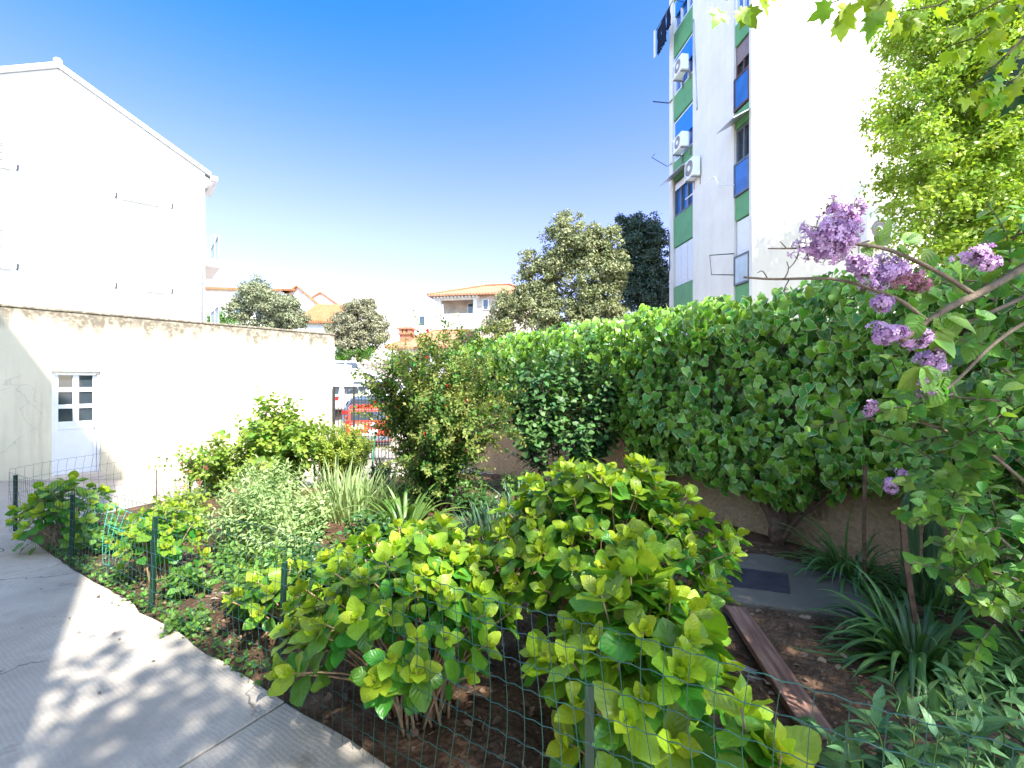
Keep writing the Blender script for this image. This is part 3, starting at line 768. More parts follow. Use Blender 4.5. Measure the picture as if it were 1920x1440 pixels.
def gable_house(name, label, px0, px1, d, ez, rz, ang, base, wins, depth=8, gable=True):
    """house whose front runs between two pixel columns at a distance; tiled saddle roof"""
    p0, p1 = at(px0, 600, d), at(px1, 600, d); p0[2] = p1[2] = 0
    u = A(math.cos(ang), math.sin(ang), 0); W = np.linalg.norm(p1-p0)/abs(math.cos(ang))*.97
    fr = Frame(p0, u)
    if fr.w[1] > 0: fr.w = -fr.w
    gz = float(ground_z(p0[0], p0[1]))
    t = thing(name, label, 'house', (p0[0]+W/2, d+3, gz))
    if gable:      # gable faces the camera
        MB().prism([(0, gz-2), (W, gz-2), (W, ez), (W/2, rz), (0, ez)], -depth, 0, fr).build('wall', M['white_wall'], t)
        r = MB(); sl = (rz-ez)/(W/2)
        for s in (0, 1):
            q = [(-.4, ez-.4*sl+.02), (W/2, rz+.02), (W/2, rz+.22), (-.4, ez-.4*sl+.2)]
            if s: q = [(W-a, c) for a, c in q]
            r.prism(q, -depth-.3, .35+.001*s, fr)
    else:          # eave faces the camera
        MB().box(0, W, -depth, 0, gz-2, ez, fr).build('wall', M['white_wall'], t)
        r = MB(); F2 = Frame(p0, fr.w)
        pr = [fr(a, b, c) for a in (-.4, W+.4) for b, c in ((.5, ez-.1), (-depth/2, rz), (-depth-.5, ez-.1), (-depth-.5, ez+.1), (-depth/2, rz+.2), (.5, ez+.1))]
        r.add(pr, [(0, 1, 2, 3, 4, 5), (11, 10, 9, 8, 7, 6)]+[(i, i+6, (i+1) % 6+6, (i+1) % 6) for i in range(6)])
    r.build('roof', M['red_roof'], t)
    for a, c in wins:
        wf = MB().box(a*W-.4, a*W+.4, 0, .05, c, c+1.25, fr).build('window', M['white_paint'], t)
        MB().box(a*W-.32, a*W+.32, .051, .06, c+.06, c+1.18, fr).build('pane', M['glass'], wf)
        MB().box(a*W-.5, a*W+.5, 0.0, .12, c-.1, c-.003, fr).build('sill', M['white_trim'], wf)
gable_house('tiled_house', 'white house with a long orange roof just right of the gabled house corner', 372, 520, 46, 11.2, 11.9, .12, 0, [(.5, 8.3), (.75, 8.3)], 7, False)
gable_house('tiled_house', 'white gabled house with an orange roof behind the first olive tree', 497, 610, 50, 9.4, 12.3, .2, 0, [(.75, 6.6), (.9, 6.6), (.35, 9.3)], 10, True)
gable_house('tiled_house', 'small white house with the highest orange gable, peeping out behind its neighbour', 556, 640, 58, 11.2, 13.2, .25, 0, [(.5, 9)], 10, True)
def balcony_block():
    p = at(560, 600, 44); gz = float(ground_z(p[0], p[1]))
    t = thing('white_house', 'white house with two small windows between the two grey-green trees', 'house', (p[0]+1.5, 44, gz))
    fr = Frame((p[0], 44, 0), (1, .1, 0))
    if fr.w[1] > 0: fr.w = -fr.w
    MB().box(0, 3.2, -6, 0, gz-1, 7.6, fr).build('wall', M['white_wall'], t)
    rr = MB(); pr = [fr(a, b, c) for a in (-.3, 3.5) for b, c in ((.4, 7.5), (-6.3, 10.2), (-6.3, 10.4), (.4, 7.7))]
    rr.add(pr, [(0, 1, 2, 3), (7, 6, 5, 4), (0, 4, 5, 1), (1, 5, 6, 2), (2, 6, 7, 3), (3, 7, 4, 0)]); rr.build('roof', M['red_roof'], t)
    for a in (.9, 2.1):
        wf = MB().box(a-.35, a+.35, 0, .05, 5.4, 6.6, fr).build('window', M['grey_metal'], t)
        MB().box(a-.28, a+.28, .051, .06, 5.45, 6.55, fr).build('pane', M['glass'], wf)
balcony_block()
# stone retaining wall above the parked cars
def stonemat():
    t = NT('rubble_stone'); p = t.pos()
    vo = t.n('TexVoronoi', {'Scale': 3.2, 'Vector': p}); ve = t.n('TexVoronoi', {'Scale': 3.2, 'Vector': p}, feature='DISTANCE_TO_EDGE')
    c = t.mix(t.n('SeparateXYZ', {0: vo.outputs['Color']}).outputs[0], (.30, .25, .22), (.48, .42, .37))
    c = t.mix(t.remap(ve.outputs['Distance'], .08, .02), c, (.18, .15, .12))
    return t.done(t.pbr(c, .9, t.bump(t.remap(ve.outputs['Distance'], 0, .1), .8, .05), .2))
M['rubble'] = stonemat()
tag(MB().box(-30, 6, 34.6, 35.3, .9, 3.3).build('stone_wall', M['rubble'], bevel=.05), 'rough stone retaining wall above the parked cars', 'wall')

# ================================================================= gate
M['gate_grey'] = simple('gate_paint', (.03, .03, .03), .5)
def gate():
    t = thing('street_gate', 'grey barred metal gate standing open at the end of the rendered wall', 'gate', (-4.5, 13.45, -.55))
    X0, X1, X2, y, z0, z1 = -5.20, -4.62, -3.35, 13.4, -.55, 1.67
    for x in (X0, X1):
        MB().box(x-.028, x+.028, y-.03, y+.03, z0, z1+.02).build('gate_post', M['gate_grey'], t, bevel=.005)
    for a, b in ((X0+.03, X1-.03), (X1+.03, X2)):
        p = MB()
        for z in (z1-.03, z0+.12): p.box(a, b, y-.012, y+.012, z-.015, z+.015)
        k = max(2, round((b-a)/.105))
        for i in range(1, k+1):
            x = a+(b-a)*i/(k+.6); p.tube([(x, y, z0+.12), (x, y, z1-.03)], .012, 5)
        p.build('barred_panel', M['gate_grey'], t)
    g = MB()
    for i in range(14): g.tube([(X1+.05+i*.09, y+.03, z0+.05), (X1+.05+i*.09, y+.03, z0+.7)], .004, 4)
    for i in range(7): g.tube([(X1+.05, y+.03, z0+.06+i*.1), (X2, y+.03, z0+.06+i*.1)], .004, 4)
    g.build('wire_infill', M['zinc'], t)
gate()

# ================================================================= vehicles
PAINT = {}
def paint(name, col):
    t = NT(name); nd = t.n('BsdfPrincipled', {'Base Color': col, 'Roughness': .3, 'Coat Weight': .6, 'Coat Roughness': .05}); return t.done(nd.outputs[0])
RUB = simple('tyre_rubber', (.02, .02, .02), .8); RIM = simple('wheel_rim', (.5, .5, .52), .3, .5, .6)
TL = simple('red_lamp', (.5, .02, .015), .2, .6); HL = simple('clear_lamp', (.7, .72, .75), .1, .8)
def car(name, label, loc, rz, col, Lc=4.1, Wc=1.72, Hc=1.48, kind='hatch'):
    t = thing(name, label, 'van' if kind == 'van' else 'car', loc, 'vehicles parked beyond the gate')
    ca, sa = math.cos(rz), math.sin(rz)
    fr = Frame(loc, (ca, sa, 0)); fr.w = A(-sa, ca, 0)
    pm = PAINT.setdefault(col, paint('car_paint', col))
    h = Lc/2
    if kind == 'hatch':
        low = [(-h, .32), (-h-.02, .62), (-h+.08, .90), (h-.95, .92), (h-.25, .76), (h, .62), (h-.02, .30), (h-.1, .2), (-h+.1, .2)]
        cab = [(-h+.10, .895), (-h+.42, Hc-.08), (-h+.8, Hc), (.25, Hc), (.55, Hc-.08), (h-.98, .915)]
    else:
        low = [(-h, .40), (-h-.03, .7), (-h+.02, 1.05), (h-.75, 1.05), (h-.12, .86), (h, .6), (h, .3), (h-.1, .22), (-h+.05, .22)]
        cab = [(-h+.02, 1.045), (-h+.14, Hc-.10), (-h+.4, Hc), (.5, Hc), (.75, Hc-.1), (h-.8, 1.045)]
    b = MB()
    def loft(prof, w0, w1, zlo, zhi):
        n = len(prof); rows = []
        for s in (-1, 1):
            rows.append([fr(a, s*(w0+(w1-w0)*np.clip((c-zlo)/(zhi-zlo), 0, 1))/2, c) for a, c in prof])
        b.add(rows[0]+rows[1], [tuple(range(n)), tuple(range(2*n-1, n-1, -1))]+[(i, i+n, (i+1) % n+n, (i+1) % n) for i in range(n)])
    loft(low, Wc, Wc, 0, 1); loft(cab, Wc-.06, Wc*(.78 if kind == 'hatch' else .9), .9, Hc)
    body = b.build('body', pm, t, bevel=.05)
    zl, zh = (.97, Hc-.12) if kind == 'hatch' else (1.12, Hc-.22)
    wt = lambda c: ((Wc-.06)+(Wc*(.78 if kind == 'hatch' else .9)-(Wc-.06))*np.clip((c-.9)/(Hc-.9), 0, 1))/2
    def xat(c, rear):
        seg = (cab[0], cab[1]) if rear else (cab[-1], cab[-2])
        f = (c-seg[0][1])/(seg[1][1]-seg[0][1]); return seg[0][0]+f*(seg[1][0]-seg[0][0])
    for rear in (True, False):
        s = -1 if rear else 1; g = MB()
        q = [fr(xat(c, rear)+s*.012, k*(wt(c)-.14), c) for c, k in ((zl, -1), (zl, 1), (zh, 1), (zh, -1))]
        q2 = [p-fr.u*s*.03 for p in q]; g.add(q+q2, [(0, 1, 2, 3), (7, 6, 5, 4), (0, 4, 5, 1), (1, 5, 6, 2), (2, 6, 7, 3), (3, 7, 4, 0)])
        g.build('rear_window' if rear else 'windscreen', M['glass'], t)
    for s in (-1, 1):
        for a0, a1 in (((xat(zl, True)+.35, -.25), (-.15, xat(zl, False)-.25)) if kind == 'hatch' else ((-.1, xat(zl, False)-.2),)):
            g = MB(); top0 = max(a0, xat(zh, True)+.15); top1 = min(a1, xat(zh, False)-.1)
            q = [fr(a, s*(wt(c)+.008), c) for a, c in ((a0, zl), (a1, zl), (top1, zh), (top0, zh))]
            q2 = [p-fr.w*s*.03 for p in q]; g.add(q+q2, [(0, 1, 2, 3), (7, 6, 5, 4), (0, 4, 5, 1), (1, 5, 6, 2), (2, 6, 7, 3), (3, 7, 4, 0)])
            g.build('side_window', M['glass'], t)
    for a in (-h+.75, h-.8):
        for s in (-1, 1):
            cc = fr(a, s*(Wc/2-.09), .31)
            wb = MB(); wb.tube([cc-fr.w*s*.1, cc+fr.w*s*.095, cc+fr.w*s*.1], [.31, .31, .28], 18); wl = wb.build('wheel', RUB, t)
            MB().tube([cc+fr.w*s*.09, cc+fr.w*s*.106], .19, 14).build('rim', RIM, wl)
    for s in (-1, 1):
        zc = (.66, .86) if kind == 'hatch' else (.72, 1.12)
        MB().box(-h-.035, -h+.14, s*(Wc/2-.2)-.1, s*(Wc/2-.2)+.19, *zc, fr).build('tail_light', TL, t, bevel=.02) if kind == 'hatch' else MB().box(-h-.045, -h+.1, s*(Wc/2-.07)-.07, s*(Wc/2-.07)+.075, *zc, fr).build('tail_light', TL, t, bevel=.02)
        MB().box(h-.22, h+.01, s*(Wc/2-.3)-.2, s*(Wc/2-.3)+.2, .60, .73, fr).build('headlight', HL, t, bevel=.02)
        MB().box(.55, .72, s*(Wc/2+.1)-.09, s*(Wc/2+.1)+.09, 1.0, 1.14, fr).build('wing_mirror', pm, t, bevel=.03)
    MB().box(-h-.08, -h+.1, -Wc/2+.06, Wc/2-.06, .28, .48, fr).build('bumper', M['grey_frame'] if kind == 'van' else pm, t, bevel=.03)
    MB().box(-h-.09, -h-.07, -.26, .26, .50, .61, fr).build('number_plate', M['white_paint'], t)
    return t, fr, h
WHITE = (.78, .78, .78)
vt, vf, vh = car('parked_van', 'red van with white round stickers on its back, right behind the gate', (-6.3, 20.2, float(ground_z(-5.6, 19))), math.radians(107), (.55, .045, .02), 3.6, 1.75, 1.68, 'van')
def stickers():
    for (b, c, r) in ((.55, .88, .10), (.30, .86, .11), (-.18, .92, .09), (-.10, .70, .08)):
        s = MB(); n = 20
        v = [vf(-vh-.05, b+r*(1+.22*math.cos(5*i*6.2832/n))*math.cos(i*6.2832/n), c+r*(1+.22*math.cos(5*i*6.2832/n))*math.sin(i*6.2832/n)) for i in range(n)]
        s.add(v+[q+vf.u*.03 for q in v], [tuple(range(n))]+[(i, (i+1) % n, (i+1) % n+n, i+n) for i in range(n)]); s.build('round_sticker', M['white_paint'], vt)
    MB().box(-vh-.06, -vh-.03, -.35, -.0, .62, .73, vf).build('white_plate', M['white_paint'], vt)
    MB().box(-vh+.25, -vh+.36, -.4, .4, 1.66, 1.73, vf).build('brake_light', TL, vt)
stickers()
def cg(px, d): x = (px-960)/F*d; return (x, d, float(ground_z(x, d)))
car('parked_car', 'white hatchback with red tail lights, seen over the roof of the red van', cg(652, 25.2), math.radians(78), WHITE)
car('parked_car', 'white car parked side-on to the right of the white hatchback', cg(692, 26.5), math.radians(160), (.70, .71, .72))
car('parked_car', 'white car standing highest on the slope, above the gate top', cg(655, 31.3), math.radians(15), WHITE, 4.2)
car('parked_car', 'dark blue-grey car parked to the right of the red van, half behind the shrub', cg(716, 23), math.radians(75), (.10, .14, .20))
def truck():
    x, y, z = cg(614, 27.5)
    t = thing('parked_truck', 'white box truck with a dark striped rear beside the wall end', 'truck', (x, y, z), 'vehicles parked beyond the gate')
    fr = Frame((x, y, z), (.1, 1, 0)); fr.w = A(1, -.1, 0)
    MB().box(-2.2, 1.2, -.95, .95, .55, 2.0, fr).build('cargo_box', PAINT[WHITE], t, bevel=.03)
    MB().box(1.25, 2.5, -.9, .9, .4, 1.8, fr).build('cab', PAINT[WHITE], t, bevel=.15)
    for c in (.95, 1.2): MB().box(-2.23, -2.2, -.8, .8, c, c+.1, fr).build('rear_stripe', M['dark_metal'], t)
    for a in (-1.3, 1.7):
        for s in (-.85, .85):
            cc = fr(a, s, .36); MB().tube([cc-fr.w*.12, cc+fr.w*.12], .36, 16).build('wheel', RUB, t)
truck()

# ================================================================= trees
def blob_points(blobs, n, shell=.55):
    vol = np.array([b[3]*b[4]*b[5] for b in blobs]); k = rng.choice(len(blobs), n, p=vol/vol.sum())
    d = unit(rng.normal(size=(n, 3))); r = (shell+(1-shell)*rng.random(n))[:, None]
    B = np.array(blobs)[k]
    return B[:, :3]+d*r*B[:, 3:6], d
def crown(t, mat, blobs, nclump, per, csize, leaf, tpl, upbias=.5, shell=.5, parent=None, name='crown', flat=.8):
    cp, cd = blob_points(blobs, nclump, shell)
    P = np.repeat(cp, per, 0); cs = np.repeat(csize*U(.6, 1.4, nclump), per)
    d = unit(rng.normal(size=(len(P), 3))); rr = rng.random(len(P))**.5
    P = P+d*(cs*rr)[:, None]*A(1, 1, flat)
    out = unit(np.repeat(cd, per, 0)*.5+d)
    N = unit(out+A(0, 0, upbias)+rng.normal(size=P.shape)*.45)
    D = unit(np.cross(N, rng.normal(size=P.shape))+out*.35)
    age = np.clip(np.repeat(U(0, 1, nclump), per)*.6+.4*rng.random(len(P)), 0, 1)
    leafmesh(name, mat, tpl, P, D, N, leaf*U(.65, 1.3, len(P)), age=age, parent=t)
    return cp
def limbs(t, base, top, r0, cps, mat, n=14, name='trunk', wob=.15, r1=None):
    mb = MB(); base = A(*base); top = A(*top)
    m = 7; pts = [base+(top-base)*i/(m-1)+A(wob*math.sin(i*1.9), wob*math.cos(i*1.3), 0)*(i/(m-1)) for i in range(m)]
    mb.tube(pts, np.linspace(r0, r0*.45, m), 9)
    idx = rng.choice(len(cps), min(n, len(cps)), replace=False)
    for q in cps[idx]:
        f = U(.35, .95); s = base+(top-base)*f+A(wob*math.sin(f*6*1.9), wob*math.cos(f*6*1.3), 0)*f
        mid = (s+q)/2+A(*rng.normal(size=3))*.06*np.linalg.norm(q-s)+A(0, 0, -.08*np.linalg.norm(q-s))
        ts = np.linspace(0, 1, 6)[:, None]
        mb.tube((1-ts)**2*s+2*ts*(1-ts)*mid+ts**2*q, np.linspace(r0*.35, r0*.05, 6), 5)
    mb.build(name, mat, t, True)
LOAK = leafmat('holm_oak_leaf', (.36, .36, .19), (.17, .21, .085), .3, .5, tint=(1.1, 1.15, .7), var=.7)
LOAK_SHADE = leafmat('shaded_oak_leaf', (.08, .125, .065), (.045, .075, .05), .15, .5, var=.7)  # oak leaf colour darkened to hold the apartment block's shadow
LOLIVE = leafmat('olive_leaf', (.36, .37, .22), (.17, .20, .10), .25, .5, tint=(1.05, 1.1, .8), var=.6)
LGREY = leafmat('grey_green_leaf', (.38, .36, .23), (.20, .20, .11), .25, .55, tint=(1.05, 1.1, .8), var=.6)
LBUSH = leafmat('fresh_bush_leaf', (.14, .28, .03), (.05, .14, .02), .35, .45)
def bt(name, label, px, d, blobs, mat, nclump, per, cs, leaf, tr, tpl=T_TINY, upb=.5, bark='bark', n=14, trunk_top=.55, cat='tree', shell=.5):
    """tree at distance d; blobs are (px, py, d offset, radius x, radius depth, radius z) around its base"""
    B = []
    for bx, by, dd, rx, ry, rz in blobs:
        q = at(bx, by, d+dd); B.append((*q, rx, ry, rz))
    x = (px-960)/F*d; base = A(x, d, float(ground_z(x, d)))
    t = thing(name, label, cat, base)
    cp = crown(t, mat, B, nclump, per, cs, leaf, tpl, upb, shell)
    zt = np.mean([b[2] for b in B])
    ctr = np.mean(np.array(B)[:, :2], 0)
    limbs(t, base-A(0, 0, .2), (x*.5+ctr[0]*.5, d*.5+ctr[1]*.5, base[2]+(zt-base[2])*1.1), tr, cp, M[bark], n)
bt('holm_oak', 'tall pale green oak rising behind the far end of the ivy wall', 1030, 18.6,
   [(1075, 455, -0.42, 1.16, 0.90, 1.12), (1010, 520, -0.06, 0.97, 0.78, 1.12), (1110, 520, -0.62, 1.12, 0.84, 1.35), (960, 580, 0.23, 0.83, 0.72, 0.90), (1050, 590, -0.28, 1.79, 0.84, 1.04), (1000, 560, -0.00, 0.97, 0.72, 0.90), (1120, 590, -0.68, 1.20, 0.72, 0.90), (1060, 415, -0.34, 0.41, 0.36, 0.57), (1130, 440, -0.73, 0.67, 0.54, 0.67), (1150, 500, -0.84, 0.67, 0.54, 1.20), (1045, 490, -0.25, 0.67, 0.54, 0.67), (985, 480, 0.08, 0.45, 0.36, 0.45), (935, 610, 0.37, 0.60, 0.54, 0.75)], LOAK, 760, 95, .23, .11, .19, n=16, shell=.35)
bt('shaded_oak', 'dark shaded evergreen oak between the pale oak and the apartment block', 1205, 27,
   [(1200, 470, 0, 1.6, 1.5, 1.9), (1185, 420, 0, .9, .9, 1.0), (1225, 440, .2, .8, .9, 1.1), (1200, 540, 0, 1.9, 1.5, 1.6), (1160, 500, .4, .9, 1., 1.4), (1245, 540, .5, 1.0, 1., 1.8)], LOAK_SHADE, 560, 90, .32, .15, .22, bark='bark_dark', n=14, shell=.35)
bt('olive_tree', 'olive tree with a ragged crown over the rendered wall, nearest the gabled house', 500, 38,
   [(480, 550, 0, 1.5, 1.2, 1.1), (525, 575, 0, 1.9, 1.3, 1.1), (450, 580, 0, 1.3, 1.1, 1.0), (550, 600, 0, 1.3, 1.2, .8), (487, 530, 0, .55, .6, .6), (500, 610, .3, 2.2, 1., .8)], LOLIVE, 420, 75, .36, .17, .2, bark='bark_dark', n=18)
bt('grey_tree', 'round grey-green tree behind the end of the rendered wall', 672, 37,
   [(672, 600, 0, 1.9, 1.6, 1.5), (640, 620, -.3, 1.3, 1.2, 1.4), (705, 620, -.2, 1.2, 1.2, 1.4), (680, 575, 0, 1.1, 1.1, .8), (668, 640, -.4, 1.8, 1.2, 1.2)], LGREY, 420, 85, .34, .16, .2, bark='bark_dark', n=14)
bt('green_bush', 'fresh green bush at the foot of the round grey-green tree', 655, 36.2,
   [(650, 664, 0, .9, .7, .8), (685, 660, 0, .8, .7, .8), (632, 672, 0, .6, .6, .6)], LBUSH, 120, 50, .3, .12, .08, n=8, cat='bush')
bt('small_tree', 'low green tree showing just above the rendered wall beside the balcony', 395, 37,
   [(405, 600, 0, .9, .8, .8), (430, 612, 0, .8, .8, .7)], LBUSH, 70, 45, .3, .14, .08, n=8)
# ================================================================= garden plants
def bez(a, b, c, n=8):
    t = np.linspace(0, 1, n)[:, None]
    return (1-t)**2*a+2*t*(1-t)*b+t*t*c
def rnd3(s): return rng.normal(size=3)*s

HYD = leafmat('hydrangea_leaf', (.38, .50, .03), (.055, .215, .022), .42, .36, vein=.12, tint=(1.35, 1.25, .5), nveins=6, var=.35)
def hydrangea(label, x, y, Rx, Ry, H, tips, L, lean=(0, 0), side=.35, age0=0., hmin=.35, smin=.0):
    g = float(ground_z(x, y)); t = thing('hydrangea', label, 'shrub', (x, y, g), 'hydrangeas along the fence')
    mb = MB(); b = A(x, y, g)
    P, D, N, S, AG, W = [], [], [], [], [], []
    for i in range(tips):
        ph = i*2.39996+U(-.3, .3); u = ((i+.5)/tips)**.5
        r = u*U(.9, 1.08)
        hz = H*(1-.42*r**2.4)*U(.78, 1.06)
        if r > .75 and rng.random() < side: hz = H*U(max(hmin*.6, smin), .75)
        tip = b+A(Rx*r*math.cos(ph)+lean[0]*r, Ry*r*math.sin(ph)+lean[1]*r, hz)
        out = unit(A(math.cos(ph)*Rx, math.sin(ph)*Ry, 0))
        T = unit(out*(.15+.75*r**1.5)+UP*(1.05-.35*r)+rnd3(.12))
        s0 = b+A(U(-.12, .12), U(-.12, .12), -.03)+out*.1*r*Rx
        ctl = s0*.45+tip*.55-T*.0+A(0, 0, hz*.18)
        path = bez(s0, ctl-(out*Rx*.15*r), tip, 8)
        mb.tube(path, np.linspace(.009, .0035, 8), 5)
        side0 = unit(np.cross(T, rnd3(1)+A(.1, .2, .3)))
        sc_ = U(.82, 1.15)
        # decussate leaf pairs, smallest and youngest on top
        for k, (dd, ln, el, ag) in enumerate(((.0, .36, 12, 0.), (.010, .62, 26, .10), (.030, .92, 47, .48), (.065, 1.05, 64, .86), (.12, .95, 80, 1.), (.19, .85, 92, 1.))):
            if k >= 4 and rng.random() < .25: continue
            sv = side0 if k % 2 == 0 else np.cross(T, side0)
            for sg in (-1, 1):
                if rng.random() < .06: continue
                e = math.radians(el+U(-11, 11)); s_ = unit(sv*sg+rnd3(.14))
                d = T*math.cos(e)+s_*math.sin(e)-UP*(.03*k)
                n_ = T*math.sin(e)-s_*math.cos(e)+UP*.25+rnd3(.12)
                P.append(tip-T*dd*L/.13+d*.012); D.append(d); N.append(n_); S.append(L*ln*sc_*U(.85, 1.12)); AG.append(min(1, ag*U(.8, 1.2)+age0)); W.append(U(.88, 1.15))
    # a few old woody stems
    for i in range(max(4, tips//9)):
        ph = U(0, 6.28); q = b+A(Rx*.5*math.cos(ph), Ry*.5*math.sin(ph), H*U(.4, .7))
        mb.tube(bez(b+A(U(-.1, .1), U(-.1, .1), -.03), (b+q)/2+A(0, 0, .12)+rnd3(.04), q), np.linspace(.011, .005, 8), 5)
    mb.build('stems', M['stem_tan'], t, True)
    leafmesh('foliage', HYD, T_HYD, P, D, N, S, age=np.array(AG), parent=t, W=np.array(W))
    return t
hydrangea('biggest hydrangea bush in the middle, rising to a rounded yellow-green top', .60, 2.95, .82, .68, 1.24, 215, .118, side=.5, smin=.35)
hydrangea('wide low hydrangea behind the fence wire with bare tan stems in a sunny patch', -.50, 2.52, .62, .55, .96, 130, .11, lean=(-.12, 0), side=.5, smin=.42)
hydrangea('nearest hydrangea with large veined leaves pushing through the wire at the bottom', .54, 1.90, .40, .36, .98, 66, .15, side=.7, hmin=.12)
hydrangea('small hydrangea at the bottom edge with three big leaf rosettes below the plank', .76, 1.40, .15, .13, .80, 9, .15, side=.3)
hydrangea('farthest hydrangea in the shade between the first two fence posts', -4.85, 4.98, .46, .42, .72, 40, .115, side=.5)
hydrangea('small sunlit hydrangea beside the loose bright green wire', -3.2, 4.15, .36, .34, .66, 36, .11, side=.5)
hydrangea('low leafy hydrangea left of the wide one, with its leaves near the soil', -1.62, 3.25, .34, .32, .48, 22, .11, side=.6)

# ---------------------------------------------------------------- strap leaved plants
def blades(name, label, cat, mat, x, y, n, L, wdt, arch, spread, rb=.1, group=None, stiff=0., up=(.3, 1.)):
    g = float(ground_z(x, y)); t = thing(name, label, cat, (x, y, g), group)
    V, Fc, UV, AG, RN = [], [], [], [], []; m = 10; base = 0
    for i in range(n):
        ph = U(0, 6.283); o = A(math.cos(ph), math.sin(ph), 0); r0 = rb*math.sqrt(rng.random())
        p = A(x, y, g)+o*r0; l = L*U(.6, 1.15); el = math.radians(90-spread*U(*up)); wd = wdt*U(.75, 1.2)
        sd = np.cross(UP, o); tw = U(-.5, .5); sgn = U(-.5, .5)
        a = U(0, 1); rn = U(0, 1); dr = arch*U(.6, 1.35)
        d = o*math.cos(el)+UP*math.sin(el)
        for j in range(m+1):
            s = j/m
            wj = wd*min(1, .55+s*1.6)*(1-max(0, (s-.55)/.45)**1.6)
            if j == m: wj = wd*.04
            nn = np.cross(sd, d)
            V += [p-sd*wj/2+nn*wj*.22, p, p+sd*wj/2+nn*wj*.22]
            UV += [(0, s), (.5, s), (1, s)]; AG += [a]*3; RN += [rn]*3
            d = unit(d-UP*dr*(.25+s*1.1)/m*1.6+sd*sgn*.06); p = p+d*l/m
            if p[2] < g+.012: p[2] = g+.012; d[2] = max(d[2], 0)
            if j < m:
                q = base+j*3; Fc += [(q, q+1, q+4, q+3), (q+1, q+2, q+5, q+4)]
        base += 3*(m+1)
    me = bpy.data.meshes.new('foliage'); me.from_pydata((np.array(V)-ORG[t.name]).tolist(), [], Fc)
    me.polygons.foreach_set('use_smooth', [True]*len(me.polygons))
    idx = np.array(Fc).ravel(); uvl = me.uv_layers.new(name='UVMap'); uvl.data.foreach_set('uv', np.array(UV, np.float32)[idx].ravel())
    for nm, arr in (('age', AG), ('rnd', RN)):
        me.attributes.new(nm, 'FLOAT', 'POINT').data.foreach_set('value', np.array(arr, np.float32))
    me.materials.append(mat); link_mesh('foliage', me, t)
    return t
def strapmat(name, a, b, rough=.3, margin=0., trans=.3):
    t = NT(name); age = t.n('Attribute', attribute_name='age').outputs['Fac']; rnd = t.n('Attribute', attribute_name='rnd').outputs['Fac']
    c = t.mix(age, a, b)
    c = t.n('HueSaturation', {'Color': c, 'Value': t.math('MULTIPLY_ADD', rnd, .5, .75)}).outputs[0]
    uv = t.n('SeparateXYZ', {0: t.n('UVMap').outputs[0]}); s = t.math('ABSOLUTE', t.math('MULTIPLY_ADD', uv.outputs[0], 2., -1.))
    if margin: c = t.mix(t.math('MULTIPLY', t.remap(s, .15, .0), margin), c, (.25, .35, .12))
    st = t.math('SINE', t.math('MULTIPLY', uv.outputs[0], 50.))
    nb = t.bump(st, .15, .002)
    tr = t.n('BsdfTranslucent', {'Color': t.mix(1., c, (1.3, 1.3, .5), 'MULTIPLY')})
    return t.done(t.n('MixShader', {0: trans, 1: t.pbr(c, rough, nb, .45), 2: tr.outputs[0]}).outputs[0])
AGA = strapmat('strap_leaf', (.05, .13, .035), (.10, .20, .05), .28, .35)
AGAL = strapmat('pale_strap_leaf', (.16, .26, .06), (.09, .20, .04), .35, .3)
LEEK = strapmat('pale_blade', (.44, .52, .26), (.30, .42, .17), .5, 0, .3)
IRIS = strapmat('blue_green_blade', (.06, .14, .085), (.10, .19, .11), .4, 0, .25)
blades('agapanthus', 'large dark strap-leaved clump arching over the soil at the lower right', 'plant', AGA, 2.58, 2.92, 210, .62, .030, 2.0, 74, .13, 'agapanthus clumps', up=(.15, 1.05))
blades('agapanthus', 'dark strap-leaved clump spilling past the right edge of the picture', 'plant', AGA, 3.15, 2.62, 130, .62, .030, 1.9, 76, .13, 'agapanthus clumps', up=(.2, 1.05))
blades('agapanthus', 'strap-leaved clump against the roughcast wall behind the concrete slab', 'plant', AGA, 3.08, 4.15, 130, .66, .026, 2.0, 60, .14, 'agapanthus clumps', up=(.1, 1.1))
blades('agapanthus', 'strap-leaved clump behind the leaning brown stake', 'plant', AGA, 3.28, 3.62, 60, .62, .026, 1.8, 58, .12, 'agapanthus clumps', up=(.1, 1.1))
blades('agapanthus', 'sunlit strap-leaved clump fanning out at the foot of the flowering shrub', 'plant', AGAL, -1.30, 5.55, 110, .75, .040, 1.4, 75, .15, 'agapanthus clumps', up=(.2, 1.05))
blades('leek_clump', 'pale grey-green clump of upright blades glowing in the sun', 'plant', LEEK, -2.15, 6.0, 190, .78, .026, .5, 34, .32, up=(.0, 1.1))
blades('leek_clump', 'thin pale upright blades beside the glowing pale clump', 'plant', LEEK, -1.7, 6.35, 110, .66, .022, .6, 36, .3, up=(.0, 1.1))
blades('iris_clump', 'blue-green upright iris blades right of the flowering shrub', 'plant', IRIS, -.25, 5.15, 110, .42, .022, .4, 40, .26, up=(.0, 1.1))
blades('iris_clump', 'blue-green iris blades below the rose bush', 'plant', IRIS, .15, 6.2, 70, .5, .025, .8, 50, .25, up=(.0, 1.1))

